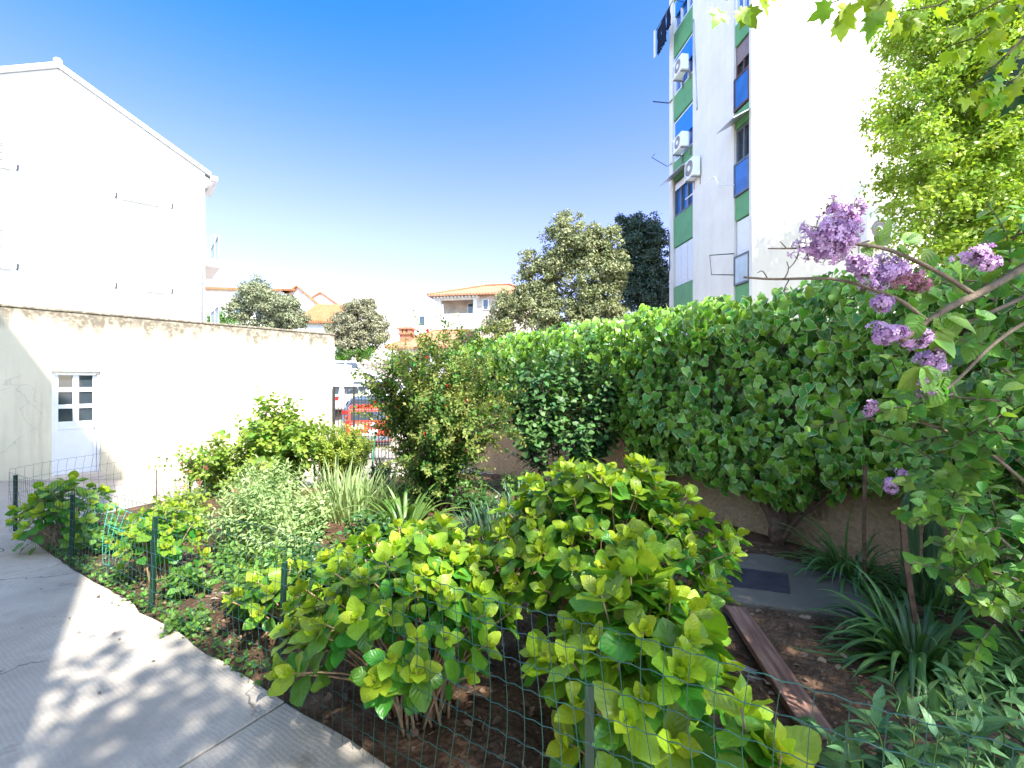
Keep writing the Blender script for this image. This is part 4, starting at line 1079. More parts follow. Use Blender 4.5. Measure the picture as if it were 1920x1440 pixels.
# ---------------------------------------------------------------- stems with leaf pairs
def leafy_paths(paths, step, ln, ang, pair=True, droop=.15, jit=.25, start=.2, taper=.4, decuss=True, shrink_tip=True):
    P, D, N, S, AG = [], [], [], [], []
    for path in paths:
        seg = np.linalg.norm(np.diff(path, axis=0), axis=1); cum = np.concatenate([[0], np.cumsum(seg)]); Lt = cum[-1]
        s = Lt*start+U(0, step); k = int(rng.integers(0, 9)); ref = rnd3(1)
        while s < Lt:
            i = min(np.searchsorted(cum, s)-1, len(seg)-1); i = max(i, 0)
            f = (s-cum[i])/max(seg[i], 1e-6); p = path[i]*(1-f)+path[i+1]*f; T = unit(path[i+1]-path[i])
            s0 = unit(np.cross(T, ref)); s1 = np.cross(T, s0); fr_ = s/Lt
            if pair: dirs = [(s0 if k % 2 else s1)*g for g in (-1, 1)] if decuss else [s0, -s0]
            else:
                a = k*2.4; dirs = [s0*math.cos(a)+s1*math.sin(a)]
            e = math.radians(ang*(1-.45*max(0, fr_-.7)/.3))
            for sv in dirs:
                d = T*math.cos(e)+sv*math.sin(e)-UP*droop+rnd3(jit*.4)
                n_ = T*math.sin(e)-sv*math.cos(e)+UP*.8+rnd3(jit)
                q = ln*U(.7, 1.2)*(1-(taper*max(0, fr_-.6)/.4 if shrink_tip else 0))
                P.append(p+unit(d)*.01); D.append(d); N.append(n_); S.append(q); AG.append(np.clip(1.1-fr_+U(-.25, .25), 0, 1))
            k += 1; s += step*U(.7, 1.3)
    return [np.array(v) for v in (P, D, N, S, AG)]
def radiate(b, n, H, R, curve=.3, rb=.08, jit=.05, hv=(.75, 1.08), segs=9):
    out = []
    for i in range(n):
        ph = i*2.39996+U(-.4, .4); r = ((i+.5)/n)**.5*U(.8, 1.1); o = A(math.cos(ph), math.sin(ph), 0)
        tip = b+o*R*r+A(0, 0, H*(1-.35*r*r)*U(*hv)); s0 = b+o*rb*r+A(0, 0, -.03)
        c = s0*.5+tip*.5+A(0, 0, H*curve*.5)-o*R*r*.2+rnd3(jit)
        p = bez(s0, c, tip, segs); p[1:-1] += rng.normal(size=(segs-2, 3))*jit*.25
        out.append(p)
    return out
def twigs_of(paths, per, ln, start=.3, rise=.3, segs=5):
    out = []
    for p in paths:
        for _ in range(per):
            i = int(U(start, .97)*(len(p)-1)); i = min(i, len(p)-2); f = U(0, 1); q = p[i]*(1-f)+p[i+1]*f; T = unit(p[i+1]-p[i])
            d = unit(T*.6+unit(np.cross(T, rnd3(1)))*U(.6, 1.1)+UP*rise); l = ln*U(.5, 1.2)
            e = q+d*l; out.append(bez(q, q+d*l*.5+rnd3(l*.08), e, segs))
    return out
def plant(name, label, cat, x, y, paths, mat, tpl, step, ln, ang, stem_mat, r0=.006, group=None, twig=None, g=None, pair=True, droop=.15, start=.2, jit=.25, W=None, twr=.4, decuss=True, fol='foliage'):
    g = float(ground_z(x, y)) if g is None else g
    t = thing(name, label, cat, (x, y, g), group)
    mb = MB()
    for p in paths: mb.tube(p, np.linspace(r0, r0*.4, len(p)), 5)
    src = paths
    if twig is not None:
        for p in twig: mb.tube(p, np.linspace(r0*twr, r0*twr*.5, len(p)), 4)
        src = twig
    mb.build('stems', stem_mat, t, True)
    P, D, N, S, AG = leafy_paths(src, step, ln, ang, pair, droop, jit, start, decuss=decuss)
    leafmesh(fol, mat, tpl, P, D, N, S, age=AG, parent=t, W=W)
    return t
VAL = leafmat('valerian_leaf', (.40, .50, .20), (.17, .32, .10), .3, .45, vein=.12, tint=(1.2, 1.2, .6))
BLUE = leafmat('blue_green_leaf', (.13, .25, .08), (.06, .15, .085), .28, .35, vein=.25, tint=(1.1, 1.2, .7), nveins=5)
FRESH = leafmat('fresh_leaf', (.32, .42, .05), (.14, .28, .04), .4, .42, tint=(1.2, 1.2, .5))
EUON = leafmat('yellow_green_leaf', (.42, .46, .07), (.18, .30, .04), .35, .35, tint=(1.2, 1.2, .5))
ROSE = leafmat('rose_leaf', (.11, .22, .05), (.032, .115, .045), .25, .42, vein=.12, tint=(1.2, 1.3, .5), spec=.4)
QUIN = leafmat('quince_leaf', (.28, .29, .07), (.055, .17, .028), .35, .45, tint=(1.25, 1.25, .5), spec=.3)
LIL = leafmat('lilac_leaf', (.20, .34, .05), (.07, .20, .035), .38, .42, vein=.02, tint=(1.25, 1.25, .5), nveins=5)
DARK = leafmat('dark_low_leaf', (.06, .15, .035), (.03, .085, .03), .25, .35)
WEED = leafmat('weed_leaf', (.16, .30, .05), (.07, .17, .03), .35, .45)

def stems_plant(name, label, x, y, n, H, R, mat, tpl, step, ln, ang=65, stem=None, cat='plant', group=None, hv=(.75, 1.08), **k):
    b = A(x, y, float(ground_z(x, y)))
    return plant(name, label, cat, x, y, radiate(b, n, H, R, hv=hv, rb=R*.5), mat, tpl, step, ln, ang, stem or M['stem_green'], group=group, **k)
stems_plant('valerian', 'pale sunlit valerian with small red flower heads behind the third fence post', -2.75, 4.75, 46, .85, .52, VAL, T_LANCE, .05, .085, cat='plant', group='valerian clumps')
VF = leafmat('valerian_petal', (.55, .12, .12), (.42, .10, .13), .3, .6, tint=(1.1, .8, .8))
vt_ = [o for o in C.objects if o.name.startswith('valerian') and o.type == 'EMPTY'][0]
for px_, py_, d_ in ((352, 884, 5.0), (385, 877, 5.0), (338, 868, 5.3), (441, 921, 4.5), (345, 912, 4.9), (372, 905, 4.8)):
    q_ = at(px_, py_, d_); k_ = 26
    o_ = leafmesh('flower_head', VF, T_ROUND, q_+rng.normal(size=(k_, 3))*.014, rng.normal(size=(k_, 3))+A(0, 0, .8), rng.normal(size=(k_, 3)), U(.008, .014, k_), parent=vt_)
    MB().tube(bez(q_-A(0, 0, .3), q_-A(.01, 0, .15), q_, 6), .003, 4).build('flower_stalk', M['stem_green'], o_)
stems_plant('valerian', 'tall pale valerian clump in full sun left of the pale blades', -3.05, 5.8, 46, .9, .6, VAL, T_LANCE, .05, .09, cat='plant', group='valerian clumps')
stems_plant('valerian', 'greener valerian clump with shaded lower leaves beside the pale one', -2.15, 4.35, 38, .62, .45, VAL, T_LANCE, .05, .08, cat='plant', group='valerian clumps')
stems_plant('leafy_herb', 'blue-green lance-leaved herb at the bottom right corner', 1.50, 1.72, 16, .66, .34, BLUE, T_LANCE, .056, .145, 62, r0=.005)
stems_plant('leafy_herb', 'blue-green herb leaning out past the lower right edge', 1.95, 1.85, 10, .62, .28, BLUE, T_LANCE, .056, .14, 62, r0=.005)
stems_plant('low_herb', 'dark low leaves filling the gap behind the wide hydrangea', -1.30, 3.95, 34, .46, .42, DARK, T_OVATE, .05, .085)
stems_plant('low_herb', 'dark green low plant beside the bare sandy spot', -1.85, 4.0, 30, .42, .36, DARK, T_OVATE, .05, .08)
stems_plant('low_herb', 'leafy green plant with bright tips in front of the valerian, close to the fence', -1.95, 3.55, 26, .50, .34, WEED, T_OVATE, .05, .09)
stems_plant('low_herb', 'dark broad leaves under the rose bush', .55, 6.4, 24, .42, .36, ROSE, T_ROUND, .06, .085)
stems_plant('low_herb', 'low leaves behind the far hydrangea, in front of the door', -4.2, 4.9, 18, .36, .34, WEED, T_ROUND, .05, .08)
stems_plant('low_herb', 'leafy sprawl between the small sunlit hydrangea and the far post', -3.75, 5.2, 22, .42, .4, FRESH, T_ROUND, .05, .08)
stems_plant('low_herb', 'small bright seedling cluster just inside the fence by the combed path', -2.35, 3.32, 12, .16, .2, WEED, T_ROUND, .03, .05)
for k_, (x_, y_, n_, h_, r_, m_, tp_, lb_) in enumerate((
    (-2.55, 4.25, 16, .34, .26, WEED, T_OVATE, 'fresh low herb just behind the small sunlit hydrangea'),
    (-1.45, 4.75, 30, .45, .40, DARK, T_ROUND, 'dark rounded leaves below the pale blades'),
    (-.75, 4.55, 28, .46, .36, WEED, T_OVATE, 'mid-green herb peeping over the wide hydrangea'),
    (-.45, 6.1, 26, .40, .40, DARK, T_OVATE, 'dark herb at the right foot of the flowering shrub'),
    (.15, 7.3, 24, .38, .42, WEED, T_LANCE, 'thin-leaved herb between the flowering shrub and the rose bush'),
    (-3.6, 6.6, 34, .62, .45, VAL, T_LANCE, 'pale bushy herb in front of the tall sunlit bush'),
    (-4.1, 5.7, 26, .50, .40, FRESH, T_OVATE, 'bright herb beside the thin inner wire mesh'),
    (-2.05, 3.95, 20, .36, .28, FRESH, T_OVATE, 'fresh low herb on the soil close to the third fence post'),
    (-2.75, 3.85, 14, .26, .22, WEED, T_ROUND, 'small weed tuft on the bare soil between the second and third posts'),
    (-2.3, 5.1, 30, .60, .40, VAL, T_OVATE, 'pale broad-leaved herb at the middle of the bed'))):
    stems_plant('low_herb', lb_, x_, y_, n_, h_, r_, m_, tp_, .045, .085)
# tall bushes in the sun by the rendered wall
b = A(-3.85, 7.75, float(ground_z(-3.85, 7.75)))
pp = radiate(b, 38, 1.52, .80, hv=(.5, 1.08), jit=.08); tw = twigs_of(pp, 12, .34, start=.12)
plant('sunlit_bush', 'tall sunlit bush with round leaves against the bright rendered wall', 'shrub', b[0], b[1], pp, FRESH, T_ROUND, .06, .10, 65, M['stem_red'], .009, twig=tw, start=.05)
b = A(-4.6, 7.3, float(ground_z(-4.6, 7.3)))
pp = radiate(b, 34, .95, .70, hv=(.5, 1.1), jit=.08); tw = twigs_of(pp, 9, .3, start=.12)
plant('sunlit_bush', 'lower sunlit bush with pinkish twigs at the foot of the tall round-leaved one', 'shrub', b[0], b[1], pp, FRESH, T_OVATE, .055, .085, 65, M['stem_red'], .008, twig=tw, start=.05)
b = A(-3.05, 8.15, float(ground_z(-3.05, 8.15)))
pp = radiate(b, 80, 1.05, .62, hv=(.7, 1.05), rb=.35); tw = twigs_of(pp, 9, .22, start=.1, rise=.7)
plant('yellow_hedge_bush', 'dense yellow-green bush in front of the street gate', 'shrub', b[0], b[1], pp, EUON, T_OVATE_LO, .028, .055, 55, M['stem_green'], .007, twig=tw, start=.02)
b = A(-2.22, 7.75, float(ground_z(-2.22, 7.75)))
pp = radiate(b, 50, .58, .24, hv=(.75, 1.05), rb=.1)
plant('dwarf_conifer', 'small dark rounded conifer beside the flowering shrub', 'shrub', b[0], b[1], pp, leafmat('conifer_leaf', (.07, .17, .04), (.03, .10, .025), .2, .5), T_LANCE, .014, .05, 35, M['stem_green'], .005, start=.05)

# flowering quince
def quince():
    b = A(-1.10, 6.45, float(ground_z(-1.10, 6.45)))
    pp = radiate(b, 54, 2.66, 1.07, curve=.35, rb=.18, jit=.14, hv=(.55, 1.06), segs=12)
    t1 = twigs_of(pp, 18, .50, start=.16, rise=.2, segs=6)
    t = plant('flowering_quince', 'big airy shrub with thin stems and scattered red flowers in mid garden', 'shrub', b[0], b[1], pp, QUIN, T_OVATE_LO, .0175, .070, 58, M['bark_dark'], .010, twig=t1, start=.06, pair=False, jit=.4)
    # lower skirt of darker leaves
    low = radiate(b, 40, 1.0, .72, rb=.3, hv=(.3, 1.1)); tw = twigs_of(low, 6, .3)
    P, D, N, S, AG = leafy_paths(tw, .035, .06, 60, False, jit=.4, start=.02)
    leafmesh('lower_foliage', QUIN, T_OVATE_LO, P, D, N, S, age=.6+.4*AG, parent=t)
    fm = leafmat('red_petal', (.62, .02, .02), (.45, .012, .02), .3, .5, tint=(1.2, .6, .6))
    allp = np.concatenate([p[2:] for p in t1])
    front = allp[(allp[:, 1] < b[1]+.1) & (allp[:, 2] > .8) & (np.hypot(allp[:, 0]-b[0], allp[:, 1]-b[1]) < 1.0)]
    for q in front[rng.choice(len(front), 34, replace=False)]:
        q = q+A(0, -.04, 0); k = 9
        d = unit(rng.normal(size=(k, 3))+A(0, -.6, .2)); leafmesh('flower', fm, T_ROUND, np.tile(q, (k, 1)), d, rng.normal(size=(k, 3)), U(.022, .034, k), parent=t)
quince()
def rose():
    b = A(.78, 7.35, float(ground_z(.78, 7.35)))
    canes = [bez(b+A(dx, -.1, -.03), b+A(dx*2, -.15, .5), b+A(tx, -.2, h), 9) for dx, tx, h in ((-.2, -.5, .95), (.1, .25, 1.0), (.25, .6, .9))]
    for dx, dy, tx, ty, h in ((-.15, 0, -.85, -.1, 1.45), (-.1, .05, -.6, .15, 1.9), (-.1, 0, -.55, -.1, 1.5), (.0, .05, -.1, .1, 2.1), (.12, -.03, .75, -.25, 1.75), (.2, .0, .35, .05, 2.25), (-.05, -.05, -.35, -.3, 1.9), (.18, .02, .95, -.1, 1.35)):
        s = b+A(dx, dy, -.03); e = b+A(tx, ty, h); canes.append(bez(s, s*.6+e*.4+A(0, 0, .35), e, 12))
    tw = twigs_of(canes, 34, .55, start=.34, rise=.3, segs=6)
    t = plant('rose_bush', 'dark blue-green rose bush with bare lower canes in front of the roughcast wall', 'shrub', b[0], b[1], canes, ROSE, T_ROUND, .046, .115, 62, M['bark_dark'], .017, twig=tw, start=.1, pair=False, jit=.35, twr=.3)
rose()
def lily():
    q = at(1062, 908, 6.7); g = float(ground_z(q[0], q[1])); t = thing('lily', 'single yellow-orange lily flower at the foot of the rose bush', 'flower', (q[0], q[1], g))
    MB().tube(bez(A(q[0]+.03, q[1], g-.02), (q+A(q[0], q[1], g))/2, q, 7), .005, 5).build('stem', M['stem_green'], t)
    k = 6; a = np.arange(k)*6.2832/k
    D = np.column_stack([np.cos(a)*.7, np.sin(a)*.7-.3, np.full(k, .75)])
    leafmesh('flower', leafmat('lily_petal', (.75, .38, .02), (.7, .3, .02), .3, .5, tint=(1.1, 1, .5)), T_OVATE, np.tile(q, (k, 1)), D, np.column_stack([-np.cos(a), -np.sin(a), np.full(k, .6)]), .10, parent=t)
lily()
# ---------------------------------------------------------------- lilac
def lilac():
    t = thing('lilac', 'lilac shrub reaching in from the right with drooping purple flower heads', 'shrub', (2.75, 1.75, 0))
    b = A(2.75, 1.75, 0)
    q = lambda *a: [at(*p) for p in a]
    mains = [
     [b, A(2.6, 1.7, .9)]+q((2010, 440, 1.62), (1920, 501, 1.5), (1839, 550, 1.42), (1787, 571, 1.4), (1739, 602, 1.38), (1690, 640, 1.36)),
     q((1825, 552, 1.42), (1773, 517, 1.38), (1718, 489, 1.34), (1662, 465, 1.3), (1607, 458, 1.27), (1570, 450, 1.25)),
     q((1739, 602, 1.38), (1707, 576, 1.35), (1683, 559, 1.33), (1631, 540, 1.3), (1568, 522, 1.28), (1509, 522, 1.27), (1450, 524, 1.26), (1395, 520, 1.25)),
     [A(2.6, 1.7, .9)]+q((1990, 520, 1.6), (1920, 557, 1.5), (1864, 583, 1.46), (1791, 612, 1.42), (1750, 640, 1.4)),
     [A(2.6, 1.7, .9)]+q((2000, 570, 1.6), (1920, 605, 1.5), (1864, 642, 1.45), (1794, 715, 1.42), (1760, 740, 1.4)),
     [b, A(2.65, 1.8, .5)]+q((1985, 1110, 2.0), (1920, 1050, 1.98), (1850, 985, 1.95), (1780, 925, 1.92), (1690, 905, 1.9)),
     [b]+q((2010, 1000, 1.9), (1920, 900, 1.75), (1830, 830, 1.7), (1700, 780, 1.66), (1640, 770, 1.64)),
     [b]+q((2020, 800, 1.8), (1930, 730, 1.7), (1880, 690, 1.62)),
     q((1530, 463, 1.26), (1490, 466, 1.25), (1440, 466, 1.24)),
     q((1470, 524, 1.26), (1480, 505, 1.25), (1475, 490, 1.25)), q((1480, 524, 1.26), (1468, 545, 1.26), (1478, 562, 1.26)),
     q((1440, 524, 1.26), (1430, 506, 1.26), (1420, 512, 1.26)), q((1500, 466, 1.25), (1492, 490, 1.25), (1478, 505, 1.25)), q((1475, 466, 1.25), (1462, 452, 1.25)), q((1500, 466, 1.25), (1495, 448, 1.25)),
    ]
    radii = [.017, .008, .006, .009, .008, .010, .009, .009, .0035, .002, .002, .002, .002, .0018, .0018]
    mb = MB()
    def dens(p, n=22):
        p = np.asarray(p, float); 
        for _ in range(2):
            p = np.concatenate([[p[0]], (p[:-1]*.75+p[1:]*.25).repeat(1, 0), [p[-1]]]) if False else p
            r = np.empty((len(p)*2, 3)); r[0::2] = p; r[1::2] = p
            a = p[:-1]*.75+p[1:]*.25; c_ = p[:-1]*.25+p[1:]*.75
            r = np.empty((2*len(a)+2, 3)); r[0] = p[0]; r[-1] = p[-1]; r[1:-1:2] = a; r[2:-1:2] = c_
            p = r
        return p
    ms = [dens(m) for m in mains]
    for p, r in zip(ms, radii): mb.tube(p, np.linspace(r, r*.45, len(p)), 7)
    # leafy shoots
    shoots = []
    def shoot_at(px, py, d, ln=.22, k=1, up=.2):
        for _ in range(k):
            s = at(px+U(-25, 25), py+U(-25, 25), d+U(-.1, .1)); dr = unit(A(U(-1, .5), U(-.7, .3), U(-.5, 1.)*1+up))
            shoots.append(bez(s, s+dr*ln*.5+rnd3(.02), s+dr*ln-A(0, 0, .03), 6))
    for px, py, d, k in ((1900, 760, 1.55, 3), (1880, 560, 1.55, 3), (1900, 470, 1.55, 3), (1800, 730, 1.45, 1), (1910, 660, 1.5, 2), (1900, 840, 1.6, 3), (1850, 900, 1.75, 4), (1780, 820, 1.7, 2),
                         (1710, 780, 1.66, 3), (1670, 790, 1.66, 2), (1830, 800, 1.7, 3), (1750, 850, 1.72, 2), (1800, 950, 1.9, 4), (1880, 980, 1.85, 4), (1740, 950, 1.95, 4), (1840, 1030, 1.95, 4), (1900, 1080, 1.9, 4), (1790, 1090, 2.0, 3), (1860, 1130, 1.95, 3), (1720, 900, 1.92, 2), (1880, 1170, 1.9, 2)):
        shoot_at(px, py, d, .24, k)
    for p in shoots: mb.tube(p, np.linspace(.004, .002, len(p)), 4)
    mb.build('branches', M['bark'], t, True)
    P, D, N, S, AG = leafy_paths(shoots, .038, .056, 62, True, .25, .35, .05)
    # single leaves near the flower heads
    for px, py, d, dx, dz, s in ((1650, 445, 1.3, .6, .8, .055), (1690, 468, 1.32, .9, .2, .05), (1700, 450, 1.33, .5, .8, .045), (1745, 480, 1.36, -.2, -.9, .055), (1625, 470, 1.29, -.2, -.9, .035), (1730, 560, 1.38, .9, -.1, .075), (1745, 600, 1.38, .3, -.9, .075), (1765, 625, 1.38, .2, -.9, .08), (1735, 690, 1.38, -.2, -.9, .08), (1715, 600, 1.36, -.5, -.8, .06), (1775, 590, 1.4, .8, -.5, .08), (1790, 505, 1.4, .9, -.5, .07), (1775, 715, 1.4, .1, -1, .06), (1830, 590, 1.42, .8, .2, .05), (1700, 545, 1.36, .5, -.8, .05), (1755, 735, 1.4, -.3, -.9, .06)):
        for z in (0, 1):
            P = np.vstack([P, at(px, py, d)+rnd3(.008)]); D = np.vstack([D, unit(A(dx, U(-.5, .3), dz)+rnd3(.3))]); N = np.vstack([N, unit(A(U(-.4, .4), -.8, .5))]); S = np.append(S, s*U(.8, 1.1)); AG = np.append(AG, U(.1, .6))
    leafmesh('foliage', LIL, T_HEART, P, D, N, S, age=AG, parent=t)
    # flower heads
    LF = {}
    def petalmat(name, a, b_):
        return leafmat(name, a, b_, .35, .5, tint=(1.1, .95, 1.15), var=.5)
    PM = petalmat('lilac_petal', (.68, .48, .68), (.46, .26, .50)); PK = petalmat('pink_bud_petal', (.52, .27, .36), (.38, .15, .23))
    BUD = petalmat('lilac_bud', (.28, .10, .18), (.16, .07, .07))
    pet = np.array([[0, 0, 0], [.17, .28, .05], [.20, .42, .06], [0, .56, .02], [-.20, .42, .06], [-.17, .28, .05]], float)
    V, Fc, UVv = [], [], []
    for i in range(4):
        a = i*math.pi/2; c_, s_ = math.cos(a), math.sin(a); k = len(V)
        for x, y, z in pet: V.append((x*c_-y*s_, x*s_+y*c_, z+.3)); UVv.append((.5, .9))
        Fc += [(k, k+1, k+2, k+3), (k, k+3, k+4, k+5)]
    k = len(V)
    for z, r in ((-.55, .05), (.3, .06)):
        for i in range(4): V.append((r*math.cos(i*1.571), r*math.sin(i*1.571), z)); UVv.append((.5, .1))
    Fc += [(k+i, k+(i+1) % 4, k+4+(i+1) % 4, k+4+i) for i in range(4)]
    # template axes: y = leaf direction, so put the flower axis on y
    V = np.array(V)[:, [0, 2, 1]]
    T_FLO = (V, np.array(Fc), np.array(UVv))
    bud = []; bf = []
    for j, (y, r) in enumerate(((0, .06), (.45, .10), (.75, .20), (.95, .14), (1.05, .02))):
        for i in range(5): bud.append((r*math.cos(i*1.2566), y, r*math.sin(i*1.2566)))
    for j in range(4): bf += [(j*5+i, j*5+(i+1) % 5, j*5+5+(i+1) % 5, j*5+5+i) for i in range(5)]
    T_BUD = (np.array(bud), np.array(bf), np.full((25, 2), .5))
    def head(px, py, d, w, h, n, budf=.3, pink=False, lab=None, drop=0.):
        c_ = at(px, py, d); sx, sz = w/F*d/2, h/F*d/2; sy = min(sx, sz)*1.0
        # lobes: a compound, lumpy panicle
        nl = max(4, n//22); ld = unit(rng.normal(size=(nl, 3))); lc = ld*A(.60, .60, .60)*U(.6, 1.1, nl)[:, None]
        k = rng.integers(0, nl, n); dd = unit(rng.normal(size=(n, 3)))
        q = lc[k]+dd*.40*U(.75, 1.05, n)[:, None]
        pos = c_+q*A(sx, sy, sz)
        ax = unit(unit(q)*.55+dd*.8+rng.normal(size=(n, 3))*.3)
        isb = rng.random(n) < np.clip(budf+.5*(np.linalg.norm(q, axis=1)-.85), 0, 1)
        o = leafmesh('flower_head', PK if pink else PM, T_FLO, pos[~isb], ax[~isb], rng.normal(size=((~isb).sum(), 3)), U(.0150, .023, (~isb).sum()), parent=t)
        if lab: o['label'] = lab
        if isb.sum() > 12: leafmesh('buds', BUD, T_BUD, pos[isb]+ax[isb]*.004, ax[isb], rng.normal(size=(isb.sum(), 3)), U(.007, .011, isb.sum()), parent=o)
        sm = MB()
        for l in lc: 
            e = c_+l*A(sx, sy, sz); sm.tube(bez(c_-A(0, 0, sz*.5), (c_+e)/2+rnd3(.004), e, 5), [.0022, .002, .0017, .0014, .001], 4)
        for i in rng.choice(n, min(n, 160), replace=False): sm.tube([c_+lc[k[i]]*A(sx, sy, sz), pos[i]], [.0009, .0007], 3, False)
        sm.build('flower_stalks', M['stem_red'], o)
    head(1545, 450, 1.24, 135, 95, 420, .22); head(1590, 400, 1.25, 85, 62, 130, .5); head(1562, 385, 1.25, 38, 34, 26, .8); head(1607, 505, 1.27, 60, 62, 110, .35)
    head(1665, 503, 1.33, 78, 60, 180, .25); head(1712, 522, 1.35, 72, 66, 190, .55, True); head(1640, 530, 1.31, 60, 40, 60, .5)
    head(1825, 480, 1.42, 72, 44, 120, .3); head(1855, 497, 1.42, 58, 42, 90, .45); head(1648, 575, 1.33, 50, 40, 70, .35)
    head(1665, 625, 1.36, 90, 44, 150, .15, False); head(1712, 632, 1.37, 50, 52, 70, .35); head(1758, 678, 1.4, 82, 48, 140, .2); head(1735, 708, 1.4, 38, 34, 50, .5); head(1740, 735, 1.4, 38, 22, 30, .6)
    head(1630, 765, 1.62, 28, 40, 40, .4); head(1672, 912, 1.88, 44, 34, 80, .15); head(1690, 890, 1.9, 22, 26, 30, .3)
lilac()
# variegated shrub on the right edge
VARI = leafmat('variegated_leaf', (.20, .33, .07), (.07, .19, .04), .3, .4, margin=None, tint=(1.2, 1.2, .6))
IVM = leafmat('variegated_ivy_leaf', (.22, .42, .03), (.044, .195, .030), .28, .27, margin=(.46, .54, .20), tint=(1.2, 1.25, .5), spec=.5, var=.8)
b = A(3.35, 2.75, 0); pp = radiate(b, 26, 2.35, .55, rb=.15, jit=.1, hv=(.4, 1.05)); tw = twigs_of(pp, 8, .34)
plant('variegated_shrub', 'cream-edged leafy shrub at the right edge behind the lilac branches', 'shrub', b[0], b[1], pp, IVM, T_IVY, .06, .085, 65, M['bark'], .012, twig=tw, start=.05)

# ---------------------------------------------------------------- ivy and its wall
W0, W1 = A(5.2, 1.65), A(-1.35, 12.7)
wl = np.linalg.norm(W1-W0); wu = unit(W1-W0); wn = A(-wu[1], wu[0]) 
if wn[0] > 0: wn = -wn
TOPZ = 2.44
WF = Frame((*W0, 0), (*wu, 0)); WF.w = A(*wn, 0)
tag(MB().box(-.5, wl, -.35, 0, -.8, TOPZ, WF).build('garden_wall', M['garden_wall'], bevel=.02), 'rough brown roughcast wall along the garden, mostly hidden by ivy', 'wall')
def ivy_low(s):
    """lower edge of the ivy curtain (height above ground) along the wall, s in metres from the near end"""
    xs_ = [0, 1.6, 2.3, 3.0, 3.6, 4.0, 4.5, 4.9, 5.4, 5.9, 6.3, 6.7, 7.3, 8.2, 9.2, 10.4, 11.6, 13]
    zs_ = [.6, .55, .60, .78, .62, .42, .45, .55, .50, .42, .80, 1.15, 1.30, 1.25, 1.2, 1.1, 1.0, 1.0]
    return np.interp(s, xs_, zs_)
def ivy():
    p = W0+wu*4.15
    t = thing('ivy', 'thick variegated ivy covering the garden wall, its trunks rooted at the wall foot', 'climber', (*(p+wn*.12), 0))
    P, D, N, S, AG = [], [], [], [], []
    def layer(n, depth, tonelo, tonehi, smul, stray=.0, sprays=0):
        s = U(-.4, wl-.1, n); z = U(.2, TOPZ+.72, n)
        if sprays:          # leaves hang in sprays that stand out from the curtain
            s0 = U(-.4, wl-.1, sprays); z0 = U(.25, TOPZ+.75, sprays); pr = U(-.05, .17, sprays)+.12*(vnoise(s0*2.2, z0*2.2, 61)-.5)
            kk = rng.integers(0, sprays, n); hang = rng.random(n)
            s = s0[kk]+rng.normal(size=n)*.085*(1-.4*hang); z = z0[kk]+.06-.30*hang+rng.normal(size=n)*.04
            depth = -pr[kk]*(.4+.6*np.sin(hang*2.6))
        low = ivy_low(s)+.05+.22*(vnoise(s*3.5, s*0, 31)-.5)+.12*(vnoise(s*9, s*0, 33)-.5)-stray*rng.random(n)**2
        k = z > low; s, z = s[k], z[k]; depth = depth[k] if np.ndim(depth) else depth
        bulge = .20+.22*vnoise(s*1.3, z*1.5, 35)+.12*vnoise(s*3.6, z*3.6, 36)
        bulge *= np.clip((z-ivy_low(s)+.25)/.5, .4, 1)
        R = .30+.09*vnoise(s*1.7, s*0, 39)                    # rounded top over the wall
        zt = TOPZ-.02
        th = np.clip((z-zt)/.72, 0, 1)*math.pi*.85
        over = z > zt
        off = np.where(over, (bulge+.17)*np.cos(th)-.17, bulge)-depth
        zz = np.where(over, zt+(R+.06*vnoise(s*5, th*2, 41))*np.sin(th)-depth*np.sin(th)*.6, z)
        nz = np.where(over, np.sin(th), .12); nh = np.where(over, np.cos(th), 1.)
        off += rng.normal(size=len(s))*.025
        pos = np.column_stack([W0[0]+wu[0]*s+wn[0]*off, W0[1]+wu[1]*s+wn[1]*off, zz])
        nn = np.column_stack([wn[0]*nh, wn[1]*nh, nz])
        gx = vnoise(s*1.3+.7, z*1.5, 35)-vnoise(s*1.3-.7, z*1.5, 35)
        nn = unit(nn+np.column_stack([wu[0]*gx, wu[1]*gx, gx*0])*-.5+rng.normal(size=nn.shape)*.48+A(0, 0, .25))
        dn = unit(A(0, 0, -1)+np.column_stack([wn[0]*nz, wn[1]*nz, nz*0])*.9+rng.normal(size=nn.shape)*.5)
        fresh = vnoise(s*1.1, z*1.3, 44)
        ag = np.clip(U(tonelo, tonehi, len(s))-.6*(fresh > .68)*rng.random(len(s))-.35*np.where(over, np.sin(th), 0), 0, 1)
        P.append(pos); D.append(dn); N.append(nn); S.append((.055+.09*rng.random(len(s))**1.4)*smul); AG.append(ag)
    layer(4200, .20, .8, 1., 1.2); layer(4600, .11, .6, 1., 1.1); layer(17500, 0., .10, 1., .98, .06, 1700)  # inner layers: older leaves, toned darker to put shade into the gaps
    P, D, N, S, AG = (np.concatenate(v) for v in (P, D, N, S, AG))
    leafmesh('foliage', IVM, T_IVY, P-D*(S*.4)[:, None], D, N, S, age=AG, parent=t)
    def trunk(s0, sp, label=None):
        mb = MB()
        for (s1, z1, r, o) in sp:
            a = WF(s0, .14, -.05); e = WF(s1, o, z1); 
            pth = bez(a+rnd3(.02), WF(s0*.75+s1*.25, .17, z1*.55), e, 9); pth[1:-1] += rng.normal(size=(7, 3))*.012
            mb.tube(pth, np.linspace(r, r*.55, 9)*(1+.12*np.sin(np.arange(9)*2.1+s1)), 8)
        o_ = mb.build('trunk', M['ivy_bark'], t, True)
        if label: o_['label'] = label
    trunk(4.12, [(4.45, .8, .085, .1), (3.95, .85, .07, .1), (4.2, .75, .06, .14), (3.2, .95, .03, .06)], 'thick forked trunk at the wall foot')
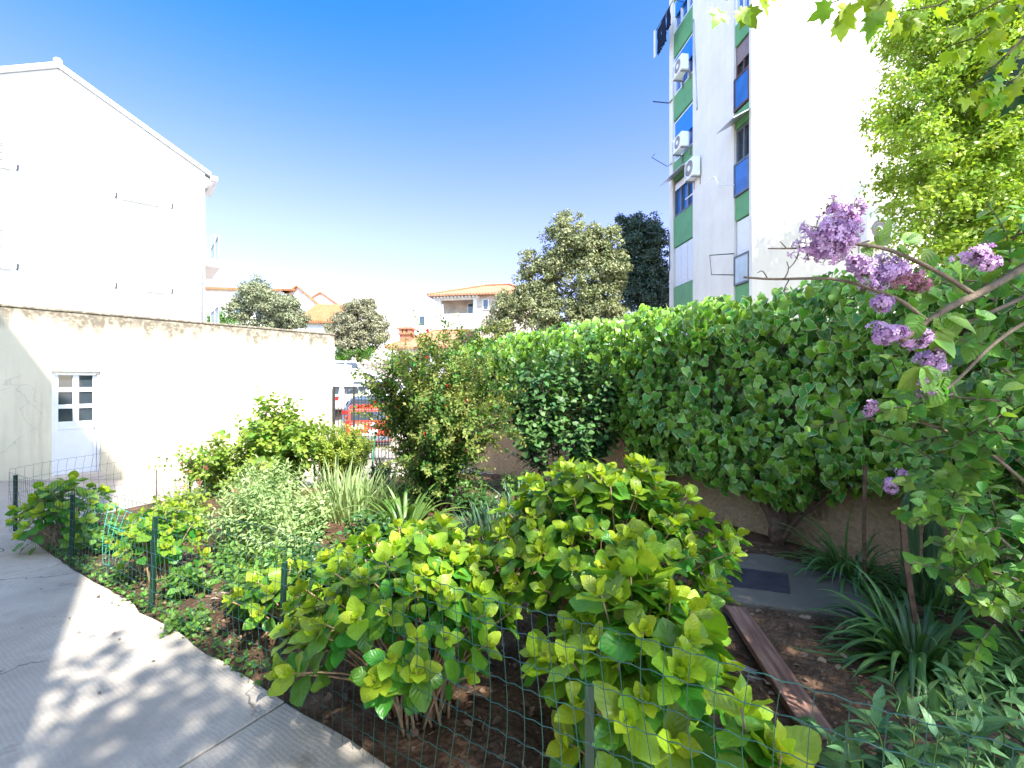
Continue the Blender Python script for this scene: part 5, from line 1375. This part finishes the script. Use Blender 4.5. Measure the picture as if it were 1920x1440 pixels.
    trunk(5.75, [(5.6, .95, .045, .1), (5.95, 1.0, .03, .1)], 'thinner trunk behind the biggest hydrangea')
    # stray tendrils on the top
    for i in range(26):
        mb = MB()
        s = U(.5, wl-.4); p0 = WF(s, U(-.2, .2), TOPZ+.2); mb.tube(bez(p0, p0+A(U(-.05, .05), 0, .14), p0+A(U(-.12, .12), U(-.05, .05), U(.16, .30)), 5), .003, 4)
        mb.build('tendril', M['stem_green'], t)
ivy()

# ---------------------------------------------------------------- things on the ground at the right
def slab():
    t = thing('concrete_slab', 'dark flat concrete cover slab with an iron hatch set in it, beside the big hydrangea', 'slab', (2.4, 4.0, 0))
    c = [(1.45, 3.75), (2.0, 4.7), (2.55, 4.62), (3.0, 4.15), (2.72, 3.35), (2.45, 3.40)]
    MB().foot(c, -.05, .075).build('cover', M['slab'], t, bevel=.015)
    MB().foot([(1.72, 3.92), (2.06, 4.28), (2.48, 4.12), (2.27, 3.74)], .06, .081).build('hatch', M['hatch'], t, bevel=.003)
slab()
def plank():
    t = MB().box(-.075, .075, -.62, .62, .0, .045).build('plank', M['wood_red'], bevel=.006)
    t.location = (1.61, 2.88, .04); t.rotation_euler = (.02, .03, math.radians(-8)); tag(t, 'reddish weathered plank lying on the soil between hydrangea and slab', 'plank')
plank()
def stake(label, p0, p1, w):
    p0, p1 = A(*p0), A(*p1); d = unit(p1-p0); x = unit(np.cross(d, A(.3, 1, 0))); y = np.cross(d, x)
    mb = MB(); v = []
    for p, k in ((p0, .9), (p0*.5+p1*.5+x*.008, 1.), (p1, 1.)): v += [p+x*w*k*a+y*w*.6*k*b_ for a, b_ in ((-1, -1), (1, -1), (1, 1), (-1, 1))]
    mb.add(v, [(3, 2, 1, 0), (8, 9, 10, 11)]+[(r*4+i, r*4+(i+1) % 4, r*4+4+(i+1) % 4, r*4+4+i) for r in (0, 1) for i in range(4)])
    tag(mb.build('garden_stake', M['wood_brown'], org=p0, bevel=.002), label, 'stake', 'wooden garden stakes')
stake('leaning brown wooden stake in the strap leaves, nearer of the two stakes', at(1716, 1140, 3.05)-A(0, 0, .1), at(1690, 955, 3.0), .017)
stake('thin upright brown stake against the ivy, farther of the two stakes', at(1622, 1090, 3.9)-A(0, 0, .1), at(1622, 872, 3.9), .014)
def cactus(label, x, y, hs):
    t = thing('cactus', label, 'cactus', (x, y, 0), 'columnar cacti by the wall')
    m = leafmat('cactus_skin', (.07, .15, .05), (.04, .10, .04), 0.02, .5)
    m = simple('cactus_skin', (.045, .11, .04), .55, .4, var=.25)
    for dx, dy, h, r in hs:
        n, k = 24, 10; V = []
        for j in range(k+1):
            f = j/k; rr = r*(1 if f < .8 else math.sqrt(max(.02, 1-((f-.8)/.2)**2)))
            for i in range(n): a = i*6.2832/n; q = rr*(1 if i % 2 else .80); V.append((x+dx+q*math.cos(a), y+dy+q*math.sin(a), -.03+h*f))
        mb = MB(); mb.add(V, [(j*n+i, j*n+(i+1) % n, j*n+n+(i+1) % n, j*n+n+i) for j in range(k) for i in range(n)]+[tuple(k*n+i for i in range(n))])
        mb.build('column', m, t)
cactus('ribbed dark green cactus columns half hidden by lilac leaves', 3.42, 3.72, [(0, 0, .72, .065), (-.14, .06, .95, .06), (.1, .1, .6, .06), (-.05, -.14, .42, .055)])

# ---------------------------------------------------------------- weeds along the kerb
n = 1700; s = U(.5, 11.4, n); off = np.abs(rng.normal(size=n))*.09+.015
cl = vnoise(s*1.6, s*0, 51); k = cl > .50; s, off = s[k], off[k]
pos2 = np.array([e0+ed*a-en*b_ for a, b_ in zip(s, off)]); n = len(s)
o_ = unit(np.column_stack([rng.normal(size=(n, 2)), U(.3, 1.2, n)]))
tag(leafmesh('weeds', WEED, T_ROUND, np.column_stack([pos2, U(.02, .10, n)]), o_, np.tile(UP, (n, 1))+rng.normal(size=(n, 3))*.3, U(.02, .045, n)), kind='stuff', label='small green weeds growing along the edge of the concrete path', cat='weeds')
n = 2600; x = U(-4.6, 1.2, n); y = U(4.6, 8.4, n); k = vnoise(x*1.2, y*1.2, 55) > .52; x, y = x[k], y[k]; n = len(x)
k = (x > np.interp(y, [4.5, 5.5, 7.2, 8.4], [-4.2, -5.6, -5.0, -3.3])); x, y = x[k], y[k]; n = len(x)
o_ = unit(np.column_stack([rng.normal(size=(n, 2)), U(.3, 1.5, n)]))
tag(leafmesh('ground_cover', WEED, T_LANCE, np.column_stack([x, y, ground_z(x, y)+U(.01, .10, n)]), o_, np.tile(UP, (n, 1))+rng.normal(size=(n, 3))*.4, U(.04, .11, n)), kind='stuff', label='low green ground cover between the garden plants', cat='ground cover')
# ================================================================= wire fences
def wire_run(pts, zlow, ztop, dx=.075, zl=None, r=.0014, seed=0, wob=.012, lean=0.):
    """woven wire mesh along a ground polyline; ztop gives the height at each point"""
    pts = np.asarray(pts, float); seg = np.linalg.norm(np.diff(pts, axis=0), axis=1); cum = np.concatenate([[0], np.cumsum(seg)]); Lt = cum[-1]
    def pos(s, f):
        x = np.interp(s, cum, pts[:, 0]); y = np.interp(s, cum, pts[:, 1]); zt = np.interp(s, cum, ztop)
        z = zlow+(zt-zlow)*f
        k = .05*np.sin(np.asarray(s)*2.1+seed)*f+.02*np.sin(np.asarray(s)*5.3+f*3)
        s2 = np.asarray(s)+.03*np.sin(f*5+np.asarray(s)*1.7)
        x = np.interp(s2, cum, pts[:, 0])+k*.5; y = np.interp(s2, cum, pts[:, 1])-k*.8+lean*f
        return np.stack([x, y, z+ground_z(x, y)], -1)
    mb = MB()
    for s in np.arange(0, Lt, dx):
        f = np.linspace(0, 1, 9); mb.tube(pos(s+0*f, f), r, 4, False)
    rows = np.array(zl if zl is not None else np.linspace(0, 1, 9))
    for f in rows:
        s = np.arange(0, Lt, .0375); p = pos(s, f+0*s); p[:, 2] += wob*.5*np.where(np.arange(len(s)) % 2, 1, -1)*.6
        mb.tube(p, r*1.15, 4, False)
    return mb
def post(t, x, y, h, mat='green_post', w=.016, tilt=(0, 0)):
    g = float(ground_z(x, y)); mb = MB(); v = []
    for z, k in ((-.1, 0), (h, 1)):
        c_ = A(x+tilt[0]*k, y+tilt[1]*k, g+z)
        v += [c_+A(a, b_, 0) for a, b_ in ((-w, -w), (w, -w), (w, -w*.7), (w*.3, -w*.7), (w*.3, w), (-w*.3, w), (-w*.3, -w*.7), (-w, -w*.7))]
    n = 8; mb.add(v, [tuple(range(n))[::-1], tuple(range(n, 2*n))]+[(i, (i+1) % n, (i+1) % n+n, i+n) for i in range(n)])
    mb.build('post', M[mat], t)
def fence_front():
    t = thing('wire_fence', 'low green wire mesh fence on dark posts along the path edge', 'fence', (-2.83, 3.57, 0))
    P = [(-5.92, 5.40), (-4.36, 4.47), (-2.85, 3.54), (-1.37, 2.60), (.24, 1.57), (1.9, .52), (3.4, -.42)]
    wire_run(P, .03, [.74, .80, .88, .96, .98, .98, .98], zl=[0, .13, .25, .36, .47, .58, .69, .79, .90, 1.]).build('wire_mesh', M['wire'], t)
    for (x, y), h, tl in zip(P[:6], (.70, .70, .75, .76, .74, .75), ((.0, .0), (.012, 0), (.03, .01), (.03, .01), (0, 0), (0, 0))): post(t, x+.03, y+.045, h, tilt=tl)
    # twisted tie wire on the mesh in front of the wide hydrangea
fence_front()
def fence_back():
    t = thing('wire_fence', 'slack dark wire mesh around the far side of the garden below the door', 'fence', (-5.1, 7.27, 0))
    P = [(-5.92, 5.42), (-5.85, 5.9), (-5.5, 6.6), (-5.12, 7.25), (-4.3, 8.0), (-3.5, 8.45), (-2.7, 9.6), (-2.3, 10.6)]
    wire_run(P, .03, [.78, .80, .84, .70, .72, .70, .62, .6], zl=[0, .2, .4, .6, .8, 1.], r=.0016, seed=2, dx=.085, wob=.02).build('wire_mesh', M['wire_dark'], t)
    post(t, -5.1, 7.27, .62, 'wood_brown', .014)
    post(t, -3.42, 7.95, .80, 'green_post_pale', .016); post(t, -2.75, 8.95, .95, 'green_post_pale', .016, (.08, 0))
fence_back()
def fence_inner():
    t = thing('wire_fence', 'short dark wire mesh run inside the garden behind the small hydrangea', 'fence', (-4.6, 5.9, 0))
    wire_run([(-4.65, 6.0), (-4.35, 6.05), (-3.9, 5.85), (-3.2, 5.6)], .03, [.62, .55, .5, .48], zl=[0, .25, .5, .75, 1.], seed=4).build('wire_mesh', M['wire_dark'], t)
    post(t, -4.65, 6.0, .66, 'wood_brown', .006)
fence_inner()
def loose():
    mb = MB(); a, b_, c_, d = at(208, 948, 4.35), at(290, 985, 4.0), at(228, 1088, 4.02), at(196, 1094, 4.3)
    tl, tr, bl, br = at(205, 945, 4.4), at(282, 978, 4.1), at(200, 1092, 4.35), at(226, 1088, 4.15)
    def q(u, v):
        p = tl*(1-u)*(1-v)+tr*u*(1-v)+bl*(1-u)*v+br*u*v
        return p+A(0, -.06*math.sin(v*3.1), 0)
    for u in np.linspace(0, 1, 8): mb.tube([q(u, v) for v in np.linspace(0, 1, 10)], .0026, 4, False)
    for v in np.linspace(0, 1, 5): mb.tube([q(u, v)+A(0, 0, .006*(k % 2)) for k, u in enumerate(np.linspace(0, 1, 14))], .0028, 4, False)
    tag(mb.build('wire_offcut', M['wire_pale'], org=bl), 'loose piece of bright green wire mesh bent over beside the small hydrangea', 'wire mesh')
loose()

# ================================================================= trees on the right
LIGHT = leafmat('light_acacia_leaf', (.40, .50, .055), (.19, .32, .035), .42, .45, tint=(1.15, 1.2, .5), var=.5)
def light_tree():
    base = A(11.2, 9.6, -.3); t = thing('light_tree', 'feathery yellow-green tree in front of the sunlit end wall', 'tree', base)
    q = lambda px, py, d, rx, ry, rz: (*at(px, py, d), rx, ry, rz)
    B = [q(1800, 190, 9.2, 1.55, 1.5, 1.3), q(1780, 330, 9.0, 1.2, 1.4, .9), q(1850, 60, 9.3, 1.8, 1.6, 1.3), q(1900, 300, 9.2, 1.6, 1.5, 1.4), q(1700, 225, 9.0, .7, .8, .55), q(1720, 120, 9.2, .65, .8, .6), q(1760, 430, 8.8, .85, 1., .65), q(1850, 440, 8.9, 1.1, 1.2, .8), q(1720, 330, 8.9, .65, .8, .55), q(2000, 150, 9.6, 2.2, 1.8, 2.4), q(1960, 420, 9.3, 1.5, 1.4, 1.2), q(1820, -60, 9.5, 1.5, 1.6, 1.2), q(1730, 30, 9.4, .7, .8, .6), q(1800, 490, 8.8, 1.0, 1., .6), q(1900, 520, 9., 1.3, 1.2, .8), q(1860, 170, 8.7, 1.3, 1.2, 1.2), q(1880, 300, 8.6, 1.3, 1.2, 1.1), q(1830, 390, 8.6, 1., 1., .8), q(1705, 170, 8.8, .7, .8, .6), q(1700, 290, 8.8, .7, .8, .6), q(1730, 400, 8.7, .75, .8, .6), q(1720, 60, 9., .7, .8, .6), q(1880, 60, 8.8, 1.4, 1.2, 1.2), (11.8, 9.4, 11.6, 1.8, 1.6, 1.7), (12.6, 9.8, 9.5, 2., 1.8, 1.8), (14.6, 9.6, 12.8, 1.9, 1.6, 1.7)]
    cp = crown(t, LIGHT, B, 3100, 58, .24, .092, T_TINY, .3, .3, flat=.7)
    limbs(t, base-A(0, 0, .3), at(1900, 150, 9.4), .16, cp, M['bark_dark'], 46)
light_tree()
MAP = leafmat('maple_leaf', (.34, .44, .03), (.17, .33, .025), .5, .4, vein=0, tint=(1.25, 1.25, .4), var=.35)
def maple():
    base = A(7.2, .4, -.1); t = thing('maple', 'maple overhead whose lobed leaves hang in along the top right edge', 'tree', base)
    B = [(5.7, -.5, 6.6, 3.0, 2.6, 1.7), (6.6, 1.6, 6.9, 2.2, 1.8, 1.6), (3.5, -2.5, 6.9, 1.5, 1., .9), (1.95, -2.40, 6.6, 1.25, .65, .6), (1.95, -2.7, 7.3, 1.25, .75, .65), (1.9, -2.5, 6.9, 1.2, .7, .5), (2.9, -2.6, 7., 1., .7, .6), (5.2, 1.4, 5.6, 1.3, 1.2, .8)]
    cp, cd = blob_points(B, 760, .1); per = 12
    P = np.repeat(cp, per, 0)+rng.normal(size=(760*per, 3))*.22
    # twigs hanging into the picture
    tw = []; q = lambda *a: np.array([at(*p) for p in a])
    tw += [q((1740, -140, 1.9), (1660, -60, 1.8), (1600, -10, 1.72), (1560, 5, 1.7)), q((1740, -140, 1.9), (1690, -40, 1.8), (1650, 10, 1.75)), q((1560, -150, 1.9), (1450, -60, 1.8), (1390, -15, 1.72), (1362, 0, 1.7)),
           q((1980, -60, 2.4), (1900, 20, 2.35), (1830, 70, 2.3), (1770, 90, 2.25)), q((1980, 20, 2.4), (1900, 90, 2.35), (1850, 140, 2.3), (1810, 170, 2.3)), q((1960, -120, 2.3), (1850, -40, 2.2), (1760, 10, 2.1), (1700, 20, 2.05)), q((1990, 80, 2.5), (1900, 150, 2.4), (1840, 185, 2.4)), q((1950, -80, 2.2), (1880, 0, 2.2), (1800, 40, 2.2))]
    LP, LD, LN, LS = [], [], [], []
    for i, p in enumerate(tw):
        k = 9 if i < 3 else 15
        for j in range(k):
            f = U(.35 if i < 3 else .1, 1.)*(len(p)-1); a = min(int(f), len(p)-2); w_ = f-a
            s = p[a]*(1-w_)+p[a+1]*w_; d = unit(A(U(-.8, .8), U(-.5, .5), U(-1.2, -.2)))
            LP.append(s+d*U(.02, .07)); LD.append(d); LN.append(unit(A(U(-.6, .6), U(-1, .2), U(.1, 1.)))); LS.append(U(.06, .095))
    P = np.concatenate([P, LP]); n = len(P)
    D = unit(rng.normal(size=(n, 3))+A(0, 0, -.5)); N = unit(rng.normal(size=(n, 3))*.6+A(0, 0, 1.)); S = U(.09, .14, n)
    k = len(LP); D[-k:] = LD; N[-k:] = LN; S[-k:] = LS
    leafmesh('crown', MAP, T_MAPLE, P, D, N, S, parent=t)
    top = A(6.2, .2, 6.6)
    limbs(t, base, top, .17, cp, M['bark'], 40)
    mb = MB()
    for i, p in enumerate(tw):
        anchor = A(5.0, .6, 5.6); p = np.vstack([bez(anchor, (anchor+p[0])/2+A(0, 0, .4), p[0], 6)[:-1], p])
        mb.tube(p, np.linspace(.018, .002, len(p)), 5)
    mb.build('twigs', M['bark_dark'], t, True)
maple()
LAU = leafmat('laurel_leaf', (.040, .10, .03), (.022, .065, .022), .2, .45, spec=.3)
b = A(3.6, 1.9, 0)
pp = [bez(b, A(3.3, 2.1, 2.0), at(1960, 130, 2.6), 9), bez(b, A(3.5, 2.1, 2.0), at(1985, 230, 2.7), 9)]
tw = [np.array([at(*a) for a in s]) for s in (((1965, 140, 2.6), (1930, 140, 2.55), (1890, 150, 2.5), (1862, 135, 2.5)), ((1970, 160, 2.6), (1930, 165, 2.55), (1895, 180, 2.5)), ((1965, 130, 2.6), (1935, 110, 2.55), (1905, 100, 2.5)), ((1980, 220, 2.7), (1945, 190, 2.6), (1925, 185, 2.6)), ((1965, 120, 2.6), (1950, 90, 2.6), (1930, 60, 2.6)))]
plant('laurel', 'dark glossy evergreen leaves poking in at the upper right edge', 'shrub', b[0], b[1], pp, LAU, T_LANCE, .028, .125, 60, M['bark_dark'], .02, twig=tw, start=.2, pair=False, jit=.35, W=1.5, twr=.2)
